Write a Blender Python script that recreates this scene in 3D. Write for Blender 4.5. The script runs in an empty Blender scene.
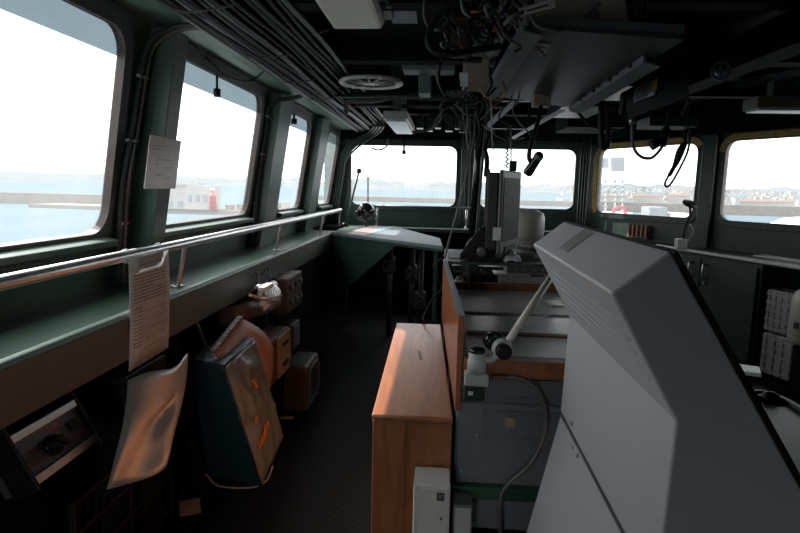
import bpy, bmesh, math, random
from mathutils import Vector, Matrix, noise
random.seed(7)
S = bpy.context.scene
COL = S.collection
V = Vector

# ------------------------------------------------------------------ camera
FPX, CX, CY = 560.0, 400.0, 266.5
EYE = V((0, 0, 1.65))
AR = V((0.99690565, 0.07582333, 0.02073512))      # image right
AD = V((0.03111725, -0.13842166, -0.98988442))    # image down
AF = V((-0.07218614, 0.98746659, -0.14035274))    # forward

def at(x, y, Y=None, X=None, Z=None):
    """sight line through a picture point, taken to a known distance Y, X or height Z"""
    r = AF * FPX + AR * (x - CX) + AD * (y - CY)
    if Y is not None: t = Y / r.y
    elif X is not None: t = X / r.x
    else: t = (Z - EYE.z) / r.z
    return EYE + r * t

cam = bpy.data.cameras.new('camera'); cam.lens = FPX / 800 * 36; cam.sensor_width = 36
cam.clip_start = 0.05; cam.clip_end = 30000
co = bpy.data.objects.new('camera', cam); COL.objects.link(co)
m = Matrix((AR, -AD, -AF)).transposed().to_4x4(); m.translation = EYE
co.matrix_world = m
S.camera = co

# ------------------------------------------------------------------ materials
def newmat(name):
    mt = bpy.data.materials.new(name); mt.use_nodes = True
    nt = mt.node_tree
    return mt, nt, nt.nodes['Principled BSDF']

def mat(name, col, rough=.5, metal=0, var=.25, scale=6, bump=.0, bscale=60, coat=0, spec=.5, stretch=None, col2=None, chips=None):
    mt, nt, b = newmat(name)
    N = nt.nodes; L = nt.links
    tc = N.new('ShaderNodeTexCoord'); mp = N.new('ShaderNodeMapping')
    L.new(tc.outputs['Object'], mp.inputs[0])
    if stretch: mp.inputs['Scale'].default_value = stretch
    nz = N.new('ShaderNodeTexNoise'); nz.inputs['Scale'].default_value = scale; nz.inputs['Detail'].default_value = 5
    L.new(mp.outputs[0], nz.inputs['Vector'])
    cr = N.new('ShaderNodeValToRGB')
    c2 = col2 or tuple(c * (1 - var) for c in col)
    cr.color_ramp.elements[0].position = .3; cr.color_ramp.elements[1].position = .7
    cr.color_ramp.elements[0].color = (*c2, 1); cr.color_ramp.elements[1].color = (*col, 1)
    L.new(nz.outputs['Fac'], cr.inputs[0])
    out = cr.outputs[0]
    if chips:
        n2 = N.new('ShaderNodeTexNoise'); n2.inputs['Scale'].default_value = 23; n2.inputs['Detail'].default_value = 6
        L.new(tc.outputs['Object'], n2.inputs['Vector'])
        r2 = N.new('ShaderNodeValToRGB'); r2.color_ramp.elements[0].position = .68; r2.color_ramp.elements[1].position = .72
        L.new(n2.outputs['Fac'], r2.inputs[0])
        mx = N.new('ShaderNodeMixRGB'); L.new(r2.outputs[0], mx.inputs[0]); L.new(out, mx.inputs[1]); mx.inputs[2].default_value = (*chips, 1)
        out = mx.outputs[0]
    L.new(out, b.inputs['Base Color'])
    b.inputs['Roughness'].default_value = rough; b.inputs['Metallic'].default_value = metal
    b.inputs['Specular IOR Level'].default_value = spec; b.inputs['Coat Weight'].default_value = coat
    b.inputs['Coat Roughness'].default_value = .12
    if bump:
        n3 = N.new('ShaderNodeTexNoise'); n3.inputs['Scale'].default_value = bscale; n3.inputs['Detail'].default_value = 3
        L.new(mp.outputs[0], n3.inputs['Vector'])
        bp = N.new('ShaderNodeBump'); bp.inputs['Strength'].default_value = bump; bp.inputs['Distance'].default_value = .01
        L.new(n3.outputs['Fac'], bp.inputs['Height']); L.new(bp.outputs[0], b.inputs['Normal'])
    return mt

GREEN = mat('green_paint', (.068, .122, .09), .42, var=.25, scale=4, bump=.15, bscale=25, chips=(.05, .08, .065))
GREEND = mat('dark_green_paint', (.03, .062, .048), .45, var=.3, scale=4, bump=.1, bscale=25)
PANELT = mat('pale_tan_panel', (.62, .5, .38), .5, var=.1)
SOFF = mat('lit_green_paint', (.14, .235, .18), .45, var=.25, scale=4, bump=.1, bscale=25)  # wall green lightened so the soffit carries window light in its colour
FRAMED = mat('window_frame_black_green', (.02, .028, .023), .45, var=.3, scale=10)
COPPER = mat('copper_gasket', (.055, .034, .024), .5, var=.4, scale=12)
DIFF = mat('lamp_diffuser', (.85, .82, .7), .4, var=.04)
OLIVE = mat('olive_paint', (.075, .085, .06), .5, var=.25, scale=4)
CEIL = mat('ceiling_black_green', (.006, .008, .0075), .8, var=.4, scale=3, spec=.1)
DUCT = mat('grey_green_duct', (.15, .2, .19), .5, var=.3)
TRAY = mat('overhead_green', (.022, .042, .036), .4, var=.3, scale=5, bump=.1)
STEEL = mat('polished_steel', (.7, .71, .72), .34, 1, var=.15, scale=30)
ALU = mat('brushed_aluminium', (.55, .55, .54), .38, 1, var=.15, scale=40)
CONS = mat('console_grey', (.5, .505, .52), .38, var=.06, scale=3, bump=.03, bscale=300)
CONSL = mat('console_grey_vent', (.47, .475, .49), .42, var=.06)
GREYM = mat('cabinet_grey', (.2, .215, .23), .5, var=.15, scale=3)
GREYL = mat('light_grey_plastic', (.5, .5, .48), .45, var=.1)
GREYD = mat('dark_grey_plastic', (.09, .095, .1), .45, var=.15)
BLACK = mat('black_plastic', (.008, .008, .009), .5, var=.3, spec=.25)
BLACKG = mat('black_gloss', (.012, .012, .013), .12, var=.2)
RUBBER = mat('cable_rubber', (.014, .015, .016), .55, var=.3, spec=.3)
CABG = mat('grey_cable', (.16, .16, .15), .5, var=.25)
CABB = mat('painted_cable_green', (.03, .05, .04), .45, var=.3)
CABW = mat('pale_cable', (.42, .41, .37), .5, var=.2)
BROWN = mat('brown_box', (.13, .075, .05), .5, var=.3)
BROWNG = mat('brown_gasket', (.045, .028, .018), .6, var=.4, scale=12)
OCHRE = mat('ochre_frame', (.85, .50, .12), .5, var=.35, scale=14)
BEIGE = mat('beige_box', (.42, .34, .22), .5, var=.15)
TAN = mat('tan_panel', (.34, .28, .21), .55, var=.12)
CREAM = mat('cream_plastic', (.66, .64, .57), .4, var=.08)
WHITE = mat('white_plastic', (.75, .77, .76), .4, var=.05)
ORANGE = mat('orange_print', (.75, .25, .03), .5, var=.1)
YELLOW = mat('yellow_label', (.7, .6, .03), .5, var=.05)
LABEL = mat('label_grey', (.36, .36, .35), .5, var=.3, scale=90)
INK = mat('ink', (.06, .06, .07), .6, var=.1)
PCB = mat('dark_green_clamp', (.01, .04, .02), .4, var=.4, scale=30)
GREENF = mat('green_frame', (.02, .085, .045), .4, var=.2)
LEATHER = mat('tan_folder', (.5, .28, .17), .5, var=.15, bump=.1)
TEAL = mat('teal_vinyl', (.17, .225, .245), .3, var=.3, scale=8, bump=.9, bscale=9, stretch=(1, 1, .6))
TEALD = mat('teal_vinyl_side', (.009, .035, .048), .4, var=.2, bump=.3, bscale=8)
SILVER = mat('silver_cover', (.66, .65, .62), .36, .5, var=.15, bump=.4, bscale=7)
FOIL = mat('foil_crinkled', (.6, .6, .62), .25, .6, var=.2, bump=1.0, bscale=45)
CLEARB = mat('white_bag', (.75, .76, .8), .3, var=.15, bump=1, bscale=50)
RED = mat('red_paint', (.55, .06, .05), .5)
CORD = mat('pale_cord', (.5, .4, .3), .7)
def wood_mat():
    mt, nt, b = newmat('varnished_wood'); N = nt.nodes; L = nt.links
    tc = N.new('ShaderNodeTexCoord'); mp = N.new('ShaderNodeMapping'); L.new(tc.outputs['Object'], mp.inputs[0])
    mp.inputs['Scale'].default_value = (7, .8, 1.2)
    nz = N.new('ShaderNodeTexNoise'); nz.inputs['Scale'].default_value = 3.2; nz.inputs['Detail'].default_value = 7; nz.inputs['Distortion'].default_value = 1.2
    L.new(mp.outputs[0], nz.inputs['Vector'])
    cr = N.new('ShaderNodeValToRGB'); e = cr.color_ramp.elements
    e[0].position = .3; e[0].color = (.28, .088, .032, 1); e[1].position = .7; e[1].color = (.42, .145, .05, 1)
    L.new(nz.outputs['Fac'], cr.inputs[0])
    n2 = N.new('ShaderNodeTexNoise'); n2.inputs['Scale'].default_value = 14; n2.inputs['Detail'].default_value = 4
    L.new(tc.outputs['Object'], n2.inputs['Vector'])
    r2 = N.new('ShaderNodeValToRGB'); r2.color_ramp.elements[0].position = .78; r2.color_ramp.elements[1].position = .84
    L.new(n2.outputs['Fac'], r2.inputs[0])
    mx = N.new('ShaderNodeMixRGB'); L.new(r2.outputs[0], mx.inputs[0]); L.new(cr.outputs[0], mx.inputs[1]); mx.inputs[2].default_value = (.16, .055, .025, 1)
    L.new(mx.outputs[0], b.inputs['Base Color'])
    b.inputs['Roughness'].default_value = .4; b.inputs['Coat Weight'].default_value = .2; b.inputs['Coat Roughness'].default_value = .15
    return mt
WOOD = wood_mat()
def mat_rubber():
    mt, nt, b = newmat('holed_rubber'); N = nt.nodes; L = nt.links
    tc = N.new('ShaderNodeTexCoord'); mp = N.new('ShaderNodeMapping'); L.new(tc.outputs['Object'], mp.inputs[0])
    mp.inputs['Rotation'].default_value = (0, 0, math.radians(45)); mp.inputs['Scale'].default_value = (1, 1, 0)
    vo = N.new('ShaderNodeTexVoronoi'); vo.inputs['Scale'].default_value = 28; vo.inputs['Randomness'].default_value = 0
    L.new(mp.outputs[0], vo.inputs['Vector'])
    cr = N.new('ShaderNodeValToRGB'); e = cr.color_ramp.elements
    e[0].position = .30; e[0].color = (.002, .002, .002, 1); e[1].position = .38; e[1].color = (.008, .009, .008, 1)
    L.new(vo.outputs['Distance'], cr.inputs[0]); L.new(cr.outputs[0], b.inputs['Base Color'])
    bp = N.new('ShaderNodeBump'); bp.inputs['Strength'].default_value = .8; bp.inputs['Distance'].default_value = .01
    L.new(cr.outputs[0], bp.inputs['Height']); L.new(bp.outputs[0], b.inputs['Normal'])
    b.inputs['Roughness'].default_value = .6; b.inputs['Specular IOR Level'].default_value = .2
    return mt
MATR = mat_rubber()
def mat_paper(name, col, trans=.15, rough=.35):
    mt, nt, b = newmat(name); N = nt.nodes; L = nt.links
    nz = N.new('ShaderNodeTexNoise'); nz.inputs['Scale'].default_value = 9; nz.inputs['Detail'].default_value = 4
    tc = N.new('ShaderNodeTexCoord'); L.new(tc.outputs['Object'], nz.inputs['Vector'])
    cr = N.new('ShaderNodeValToRGB'); e = cr.color_ramp.elements
    e[0].position = .35; e[0].color = (*[c * .85 for c in col], 1); e[1].position = .6; e[1].color = (*col, 1)
    L.new(nz.outputs['Fac'], cr.inputs[0]); L.new(cr.outputs[0], b.inputs['Base Color'])
    b.inputs['Roughness'].default_value = rough
    return mt
PAPER = mat_paper('paper', (.68, .66, .62))
PAPERL = mat_paper('laminated_paper', (.66, .6, .54), rough=.14)
PAPERB = mat_paper('aged_note', (.52, .47, .44))
CHART = mat_paper('chart_paper', (.78, .8, .8), rough=.3)
BLUE = mat('blue_grey_top', (.17, .215, .24), .55, var=.12, scale=5)
PINK = mat('pink_sheet', (.6, .42, .4), .4, var=.12)
CYAN = mat('cyan_print', (.3, .55, .62), .5, var=.1)
SCREEN = mat('dark_screen', (.02, .023, .026), .55, var=.2, spec=.12)
def glass_mat(name, tint, veil, gl=.06):
    mt = bpy.data.materials.new(name); mt.use_nodes = True; nt = mt.node_tree; N = nt.nodes; L = nt.links
    N.clear(); o = N.new('ShaderNodeOutputMaterial')
    t = N.new('ShaderNodeBsdfTransparent'); t.inputs[0].default_value = (*tint, 1)
    d = N.new('ShaderNodeBsdfTranslucent'); d.inputs[0].default_value = (.8, .85, .88, 1)
    g = N.new('ShaderNodeBsdfGlossy'); g.inputs['Roughness'].default_value = .03
    m1 = N.new('ShaderNodeMixShader'); m2 = N.new('ShaderNodeMixShader')
    tc = N.new('ShaderNodeTexCoord'); nz = N.new('ShaderNodeTexNoise'); nz.inputs['Scale'].default_value = 3
    L.new(tc.outputs['Object'], nz.inputs['Vector'])
    mr = N.new('ShaderNodeMapRange'); mr.inputs[3].default_value = veil * .6; mr.inputs[4].default_value = veil * 1.4
    L.new(nz.outputs['Fac'], mr.inputs[0]); L.new(mr.outputs[0], m1.inputs[0])
    L.new(t.outputs[0], m1.inputs[1]); L.new(d.outputs[0], m1.inputs[2])
    m2.inputs[0].default_value = gl
    L.new(m1.outputs[0], m2.inputs[1]); L.new(g.outputs[0], m2.inputs[2]); L.new(m2.outputs[0], o.inputs[0])
    return mt
GLASS = glass_mat('haze_veil_glass', (.96, .98, .98), .09, .03)  # translucent veil mixed into the panes stands in for haze over the distance
VISOR = glass_mat('tinted_visor', (.06, .085, .095), .03, .02)
PLASTIC = glass_mat('clear_plastic', (.9, .9, .9), .1, .12)

# ------------------------------------------------------------------ mesh builder
def frame_from(d):
    d = d.normalized(); a = V((0, 0, 1)) if abs(d.z) < .9 else V((1, 0, 0))
    u = d.cross(a).normalized(); w = u.cross(d).normalized()
    return u, w

def spline(pts, n=6):
    pts = [V(p) for p in pts]
    if len(pts) < 3: return pts
    P = [pts[0] * 2 - pts[1]] + pts + [pts[-1] * 2 - pts[-2]]
    out = []
    for i in range(1, len(P) - 2):
        p0, p1, p2, p3 = P[i - 1:i + 3]
        for k in range(n):
            t = k / n
            out.append(.5 * ((2 * p1) + (p2 - p0) * t + (2 * p0 - 5 * p1 + 4 * p2 - p3) * t * t + (3 * p1 - p0 - 3 * p2 + p3) * t ** 3))
    out.append(pts[-1])
    return out

class MB:
    def __init__(s): s.bm = bmesh.new(); s.smooth = False
    def poly(s, pts):
        return s.bm.faces.new([s.bm.verts.new(V(p)) for p in pts])
    def hexa(s, a, b):
        """a, b: matching loops, closed solid between them"""
        va = [s.bm.verts.new(V(p)) for p in a]; vb = [s.bm.verts.new(V(p)) for p in b]
        n = len(a)
        s.bm.faces.new(va[::-1]); s.bm.faces.new(vb)
        for i in range(n): s.bm.faces.new((va[i], va[(i + 1) % n], vb[(i + 1) % n], vb[i]))
        return s
    def box(s, x0, x1, y0, y1, z0, z1):
        return s.hexa([(x0, y0, z0), (x1, y0, z0), (x1, y1, z0), (x0, y1, z0)], [(x0, y0, z1), (x1, y0, z1), (x1, y1, z1), (x0, y1, z1)])
    def obox(s, c, size, u=(1, 0, 0), w=(0, 0, 1)):
        u = V(u).normalized(); w = V(w); w = (w - u * w.dot(u)).normalized(); v = w.cross(u); c = V(c)
        a, b, h = [k / 2 for k in size]
        f = lambda i, j, k: c + u * a * i + v * b * j + w * h * k
        return s.hexa([f(-1, -1, -1), f(1, -1, -1), f(1, 1, -1), f(-1, 1, -1)], [f(-1, -1, 1), f(1, -1, 1), f(1, 1, 1), f(-1, 1, 1)])
    def prism(s, pts, ex):
        ex = V(ex); return s.hexa(pts, [V(p) + ex for p in pts])
    def bar(s, p, q, a, b, up=(0, 0, 1)):
        p = V(p); q = V(q); return s.obox((p + q) / 2, ((q - p).length, a, b), q - p, up)
    def tube(s, pts, r, seg=8, n=6, closed=False):
        pts = spline(pts, n); rings = []
        u = None
        for i, p in enumerate(pts):
            d = (pts[min(i + 1, len(pts) - 1)] - pts[max(i - 1, 0)])
            if d.length < 1e-9: d = V((0, 0, 1))
            d.normalize()
            if u is None: u, w = frame_from(d)
            else:
                u = (u - d * u.dot(d)); u = u.normalized() if u.length > 1e-6 else frame_from(d)[0]
                w = u.cross(d).normalized()
            rr = r(i / (len(pts) - 1)) if callable(r) else r
            rings.append([s.bm.verts.new(p + (u * math.cos(2 * math.pi * k / seg) + w * math.sin(2 * math.pi * k / seg)) * rr) for k in range(seg)])
        for a, b in zip(rings, rings[1:]):
            for k in range(seg):
                f = s.bm.faces.new((a[k], a[(k + 1) % seg], b[(k + 1) % seg], b[k])); f.smooth = True
        s.bm.faces.new(rings[0][::-1]); s.bm.faces.new(rings[-1])
        return s
    def cyl(s, p, q, r, r2=None, seg=16):
        p = V(p); q = V(q); u, w = frame_from(q - p); r2 = r if r2 is None else r2
        a = [s.bm.verts.new(p + (u * math.cos(2 * math.pi * k / seg) + w * math.sin(2 * math.pi * k / seg)) * r) for k in range(seg)]
        b = [s.bm.verts.new(q + (u * math.cos(2 * math.pi * k / seg) + w * math.sin(2 * math.pi * k / seg)) * r2) for k in range(seg)]
        s.bm.faces.new(a[::-1]); s.bm.faces.new(b)
        for k in range(seg):
            f = s.bm.faces.new((a[k], a[(k + 1) % seg], b[(k + 1) % seg], b[k])); f.smooth = True
        return s
    def lathe(s, prof, o, ax=(0, 0, 1), seg=24):
        o = V(o); ax = V(ax).normalized(); u, w = frame_from(ax); rings = []
        for r, h in prof:
            rings.append([s.bm.verts.new(o + ax * h + (u * math.cos(2 * math.pi * k / seg) + w * math.sin(2 * math.pi * k / seg)) * max(r, 1e-4)) for k in range(seg)])
        for a, b in zip(rings, rings[1:]):
            for k in range(seg):
                f = s.bm.faces.new((a[k], a[(k + 1) % seg], b[(k + 1) % seg], b[k])); f.smooth = True
        s.bm.faces.new(rings[0][::-1]); s.bm.faces.new(rings[-1])
        return s
    def ball(s, c, r, seg=16):
        return s.lathe([(r * math.sin(math.pi * i / 10), -r * math.cos(math.pi * i / 10)) for i in range(11)], c, seg=seg)
    def sheet(s, grid, th):
        """grid rows of points -> thin solid sheet"""
        R = len(grid); C = len(grid[0]); g = [[V(p) for p in r] for r in grid]
        nn = [[None] * C for _ in range(R)]
        for i in range(R):
            for j in range(C):
                a = g[min(i + 1, R - 1)][j] - g[max(i - 1, 0)][j]; b = g[i][min(j + 1, C - 1)] - g[i][max(j - 1, 0)]
                nn[i][j] = a.cross(b).normalized() * th / 2
        A = [[s.bm.verts.new(g[i][j] + nn[i][j]) for j in range(C)] for i in range(R)]
        B = [[s.bm.verts.new(g[i][j] - nn[i][j]) for j in range(C)] for i in range(R)]
        for i in range(R - 1):
            for j in range(C - 1):
                f = s.bm.faces.new((A[i][j], A[i + 1][j], A[i + 1][j + 1], A[i][j + 1])); f.smooth = True
                f = s.bm.faces.new((B[i][j], B[i][j + 1], B[i + 1][j + 1], B[i + 1][j])); f.smooth = True
        for i in range(R - 1):
            s.bm.faces.new((A[i][0], B[i][0], B[i + 1][0], A[i + 1][0])); s.bm.faces.new((A[i][-1], A[i + 1][-1], B[i + 1][-1], B[i][-1]))
        for j in range(C - 1):
            s.bm.faces.new((A[0][j], A[0][j + 1], B[0][j + 1], B[0][j])); s.bm.faces.new((A[-1][j], B[-1][j], B[-1][j + 1], A[-1][j + 1]))
        return s
    def build(s, name, m, parent=None, bevel=0, segs=2, label=None, cat=None, group=None, kind=None):
        bmesh.ops.recalc_face_normals(s.bm, faces=s.bm.faces[:])
        me = bpy.data.meshes.new(name)
        vs = [v.co for v in s.bm.verts]
        if parent: off = wloc(parent)
        else:
            lo = [min(v[i] for v in vs) for i in range(3)]; hi = [max(v[i] for v in vs) for i in range(3)]
            off = V(((lo[0] + hi[0]) / 2, (lo[1] + hi[1]) / 2, lo[2]))
        bmesh.ops.translate(s.bm, verts=s.bm.verts[:], vec=-off)
        s.bm.to_mesh(me); s.bm.free(); me.materials.append(m)
        o = bpy.data.objects.new(name, me); COL.objects.link(o)
        if parent: o.parent = parent
        else: o.location = off
        if bevel:
            b = o.modifiers.new('bevel', 'BEVEL'); b.width = bevel; b.segments = segs; b.limit_method = 'ANGLE'; b.angle_limit = .6
            b.harden_normals = False
        tag(o, label, cat, group, kind)
        return o

def wloc(o):
    l = V(o.location)
    while o.parent: o = o.parent; l = l + o.location
    return l
def tag(o, label=None, cat=None, group=None, kind=None):
    for k, v in (('label', label), ('category', cat), ('group', group), ('kind', kind)):
        if v: o[k] = v
    return o
def thing(name, label, cat, loc, group=None):
    o = bpy.data.objects.new(name, None); COL.objects.link(o); o.location = loc; o.empty_display_size = .1
    return tag(o, label, cat, group)
def dup(root, delta, label=None):
    r = root.copy(); COL.objects.link(r); r.location = V(root.location) + V(delta)
    if label: r['label'] = label
    for ch in list(root.children):
        c = ch.copy(); COL.objects.link(c); c.parent = r
        for g in list(ch.children):
            d = g.copy(); COL.objects.link(d); d.parent = c
    return r
def cable(name, pts, r, m, label, cat='cable', group=None, n=6, seg=8, parent=None):
    return MB().tube(pts, r, seg, n).build(name, m, parent, label=label, cat=cat, group=group)

# ------------------------------------------------------------------ walls with rounded window openings
def rrect(u0, u1, v0, v1, r, n=6):
    out = []
    for cx, cy, a0 in ((u1 - r, v0 + r, -90), (u1 - r, v1 - r, 0), (u0 + r, v1 - r, 90), (u0 + r, v0 + r, 180)):
        for k in range(n + 1):
            a = math.radians(a0 + 90 * k / n); out.append((cx + r * math.cos(a), cy + r * math.sin(a)))
    return out
class Plane:
    def __init__(s, O, U, W, N): s.O, s.U, s.W, s.N = V(O), V(U).normalized(), V(W).normalized(), V(N).normalized()
    def p(s, u, v, n=0): return s.O + s.U * u + s.W * v + s.N * n
def wall_panel(name, pl, u0, u1, v0, v1, holes, th, m):
    bm = bmesh.new(); edges = []
    loops = [[(u0, v0), (u1, v0), (u1, v1), (u0, v1)]] + [rrect(*h) for h in holes]
    for lp in loops:
        vs = [bm.verts.new(pl.p(u, v)) for u, v in lp]
        for i in range(len(vs)): edges.append(bm.edges.new((vs[i], vs[(i + 1) % len(vs)])))
    bmesh.ops.triangle_fill(bm, use_beauty=True, use_dissolve=False, edges=edges, normal=pl.N)
    ext = bmesh.ops.extrude_face_region(bm, geom=bm.faces[:])
    bmesh.ops.translate(bm, verts=[g for g in ext['geom'] if isinstance(g, bmesh.types.BMVert)], vec=-pl.N * th)
    b = MB(); b.bm = bm
    return b.build(name, m, kind='structure')
def ring(b, pl, rect, grow_in, grow_out, n0, n1):
    u0, u1, v0, v1, r = rect
    A = rrect(u0 + grow_in, u1 - grow_in, v0 + grow_in, v1 - grow_in, max(r - grow_in, .01))
    B = rrect(u0 - grow_out, u1 + grow_out, v0 - grow_out, v1 + grow_out, r + grow_out)
    L = [[b.bm.verts.new(pl.p(u, v, n)) for u, v in lp] for lp, n in ((A, n0), (A, n1), (B, n1), (B, n0))]
    k = len(A)
    for i in range(4):
        P, Q = L[i], L[(i + 1) % 4]
        for j in range(k): b.bm.faces.new((P[j], P[(j + 1) % k], Q[(j + 1) % k], Q[j]))
    return b
wn = [0]
def window(pl, rect, fm, gm, visor=0, bolts=0, wipe=None):
    wn[0] += 1
    f = ring(MB(), pl, rect, .012, .05, -.02, .02).build('window_%d' % wn[0], fm, kind='structure', bevel=.004)
    ring(MB(), pl, rect, .022, -.010, -.018, .024).build('gasket', gm, f)
    u0, u1, v0, v1, r = rect
    b = MB(); A = rrect(u0 + .015, u1 - .015, v0 + .015, v1 - .015, r - .01)
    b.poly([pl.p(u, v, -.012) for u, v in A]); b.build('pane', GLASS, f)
    if visor:
        b = MB(); b.poly([pl.p(u, v, -.022) for u, v in ((u0, v1 - visor), (u1, v1 - visor), (u1, v1 + .01), (u0, v1 + .01))])
        b.build('tinted_strip', VISOR, f)
    if bolts:
        b = MB(); A = rrect(u0 - .025, u1 + .025, v0 - .025, v1 + .025, r + .025, 3); n = len(A)
        for i in range(n):
            p0, p1 = A[i], A[(i + 1) % n]; L = math.dist(p0, p1); k = max(1, int(L / .12))
            for j in range(k):
                u = p0[0] + (p1[0] - p0[0]) * j / k; v = p0[1] + (p1[1] - p0[1]) * j / k
                b.cyl(pl.p(u, v, .016), pl.p(u, v, .024), .009, seg=6)
        b.build('bolts', GREYD, f)
    # light enters by the openings: sampling portal at the pane
    ld = bpy.data.lights.new('window_portal', 'AREA'); ld.shape = 'RECTANGLE'; ld.size = u1 - u0; ld.size_y = v1 - v0
    ld.cycles.is_portal = True
    lo = bpy.data.objects.new('window_portal', ld); COL.objects.link(lo)
    mm = Matrix((pl.U, pl.N.cross(pl.U), pl.N * 1)).transposed()
    # local -Z must point into the room
    zx = -pl.N; xx = pl.U; yy = zx.cross(xx)
    mm = Matrix((xx, yy, zx)).transposed().to_4x4(); mm.translation = pl.p((u0 + u1) / 2, (v0 + v1) / 2, -.1)
    lo.matrix_world = mm
    return f

TILT = math.atan(.165)
LW = Plane((-1.648, 0, 1.12), (0, 1, 0), (math.sin(TILT), 0, math.cos(TILT)), (math.cos(TILT), 0, -math.sin(TILT)))
kz = 1 / math.cos(TILT)
v_lo, v_hi = .27 * kz, 1.225 * kz
LEFTW = [(1.12, 2.55, v_lo, v_hi, .14), (2.95, 4.47, v_lo, v_hi, .14), (5.22, 6.12, v_lo, v_hi, .14), (6.98, 7.78, v_lo, v_hi, .14)]
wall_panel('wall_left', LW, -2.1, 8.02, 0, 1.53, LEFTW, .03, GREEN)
for i, r in enumerate(LEFTW):
    f = window(LW, r, FRAMED, COPPER, visor=.14, bolts=1)
    b = MB(); b.hexa([LW.p(u, v, .018) for u, v in ((r[0] + .02, r[2] - .06), (r[1] - .02, r[2] - .06), (r[1] - .02, r[2] + .004), (r[0] + .02, r[2] + .004))], [LW.p(u, v, .085) for u, v in ((r[0] + .02, r[2] - .03), (r[1] - .02, r[2] - .03), (r[1] - .02, r[2] - .0), (r[0] + .02, r[2] - .0))])
    b.build('sun_stop_lip', GREEN, f, bevel=.004)  # lip added below each left pane to keep direct sun off the ledge

FW = Plane((0, 8, 1.0), (1, 0, 0), (0, 0, 1), (0, -1, 0))
FRONT = [(-1.33, .2, .37, 1.245, .13), (.49, 1.83, .37, 1.225, .13)]
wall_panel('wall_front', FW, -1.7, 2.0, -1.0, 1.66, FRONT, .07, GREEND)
for r in FRONT: window(FW, r, GREEND, BROWNG)
RW = Plane((1.97, 8, 1.0), (.506, -.862, 0), (0, 0, 1), (-.862, -.506, 0))
RIGHT = [(.21, 1.70, .35, 1.22, .13), (1.98, 3.5, .35, 1.22, .13)]
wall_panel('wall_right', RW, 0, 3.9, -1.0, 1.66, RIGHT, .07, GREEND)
for r, (i0_, i1_) in zip(RIGHT, ((9, 25), (9, 21))):
    f = window(RW, r, GREEND, BROWNG, bolts=1)
    A = rrect(r[0] + .011, r[1] - .011, r[2] + .011, r[3] - .011, r[4] - .011)[i0_:i1_]; B = rrect(r[0] - .055, r[1] + .055, r[2] - .055, r[3] + .055, r[4] + .055)[i0_:i1_]
    b = MB()
    for k in range(len(A) - 1):
        a4 = [(A[k]), (A[k + 1]), (B[k + 1]), (B[k])]; b.hexa([RW.p(u, v, .012) for u, v in a4], [RW.p(u, v, .024) for u, v in a4])
    b.build('ochre_rim', OCHRE, f)
RE = RW.p(3.9, 0)
SW = Plane((RE.x, RE.y, 1.0), (0, -1, 0), (0, 0, 1), (-1, 0, 0))
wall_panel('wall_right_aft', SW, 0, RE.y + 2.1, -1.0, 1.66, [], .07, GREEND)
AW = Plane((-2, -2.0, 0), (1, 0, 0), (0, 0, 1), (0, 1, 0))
wall_panel('wall_back', AW, -.1, RE.x + 2.1, 0, 2.66, [(.75, 1.55, .08, 1.98, .05)], .07, GREEND)  # unseen doorway left open in the aft wall to add fill light
window_n = wn[0]

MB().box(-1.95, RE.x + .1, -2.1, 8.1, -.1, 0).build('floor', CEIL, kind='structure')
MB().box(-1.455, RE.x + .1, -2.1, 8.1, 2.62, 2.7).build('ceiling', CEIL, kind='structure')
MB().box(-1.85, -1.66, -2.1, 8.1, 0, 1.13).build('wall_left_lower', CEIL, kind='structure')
# ceiling beams
for i, (y, w) in enumerate(((1.3, .12), (2.75, .12), (3.95, .14), (5.3, .12), (6.7, .14))):
    MB().box(-1.25, RE.x - (.2 if y < 4 else (y - 4) * .6 + .3), y, y + w, 2.5, 2.62).build('trim_%d' % (i + 10), CEIL, kind='structure')
# soffit between the left windows and the cable run
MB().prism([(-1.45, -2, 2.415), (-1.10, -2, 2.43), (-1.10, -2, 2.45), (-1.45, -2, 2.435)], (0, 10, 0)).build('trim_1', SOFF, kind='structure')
# ledge under the left windows
b = MB(); b.prism([(-1.66, -2, 1.12), (-1.66, -2, 1.09), (-1.29, -2, 1.09), (-1.29, -2, .925), (-1.268, -2, .925), (-1.268, -2, 1.10), (-1.274, -2, 1.114), (-1.288, -2, 1.12)], (0, 8.6, 0))
b.build('trim_2', GREEN, kind='structure', bevel=.005)
MB().box(-1.2675, -1.2655, -2, 6.6, .925, 1.095).build('trim_3', OLIVE, kind='structure')
# stanchions between the left windows
for i, (y0, y1) in enumerate(((2.75, 2.88), (4.64, 5.0), (6.24, 6.62))):
    d = .135 if i == 0 else .105
    A = [LW.p(y0, 0, 0), LW.p(y0, 0, d), LW.p(y1, 0, d), LW.p(y1, 0, 0)]
    MB().prism(A, LW.W * 1.30).build('trim_%d' % (20 + i), GREEN, kind='structure', bevel=.006)
# front sill bench
MB().box(-1.64, 1.99, 7.62, 8.0, 1.05, 1.10).build('trim_4', GREEND, kind='structure', bevel=.006)
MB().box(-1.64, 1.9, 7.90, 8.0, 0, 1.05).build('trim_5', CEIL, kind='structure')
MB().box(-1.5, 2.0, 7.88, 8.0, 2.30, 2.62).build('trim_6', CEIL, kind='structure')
b = MB(); b.hexa([RW.p(u, 1.27, n) for u, n in ((0, 0), (0, .12), (3.9, .12), (3.9, 0))], [RW.p(u, 1.62, n) for u, n in ((0, 0), (0, .12), (3.9, .12), (3.9, 0))])
b.build('trim_7', CEIL, kind='structure')
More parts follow.
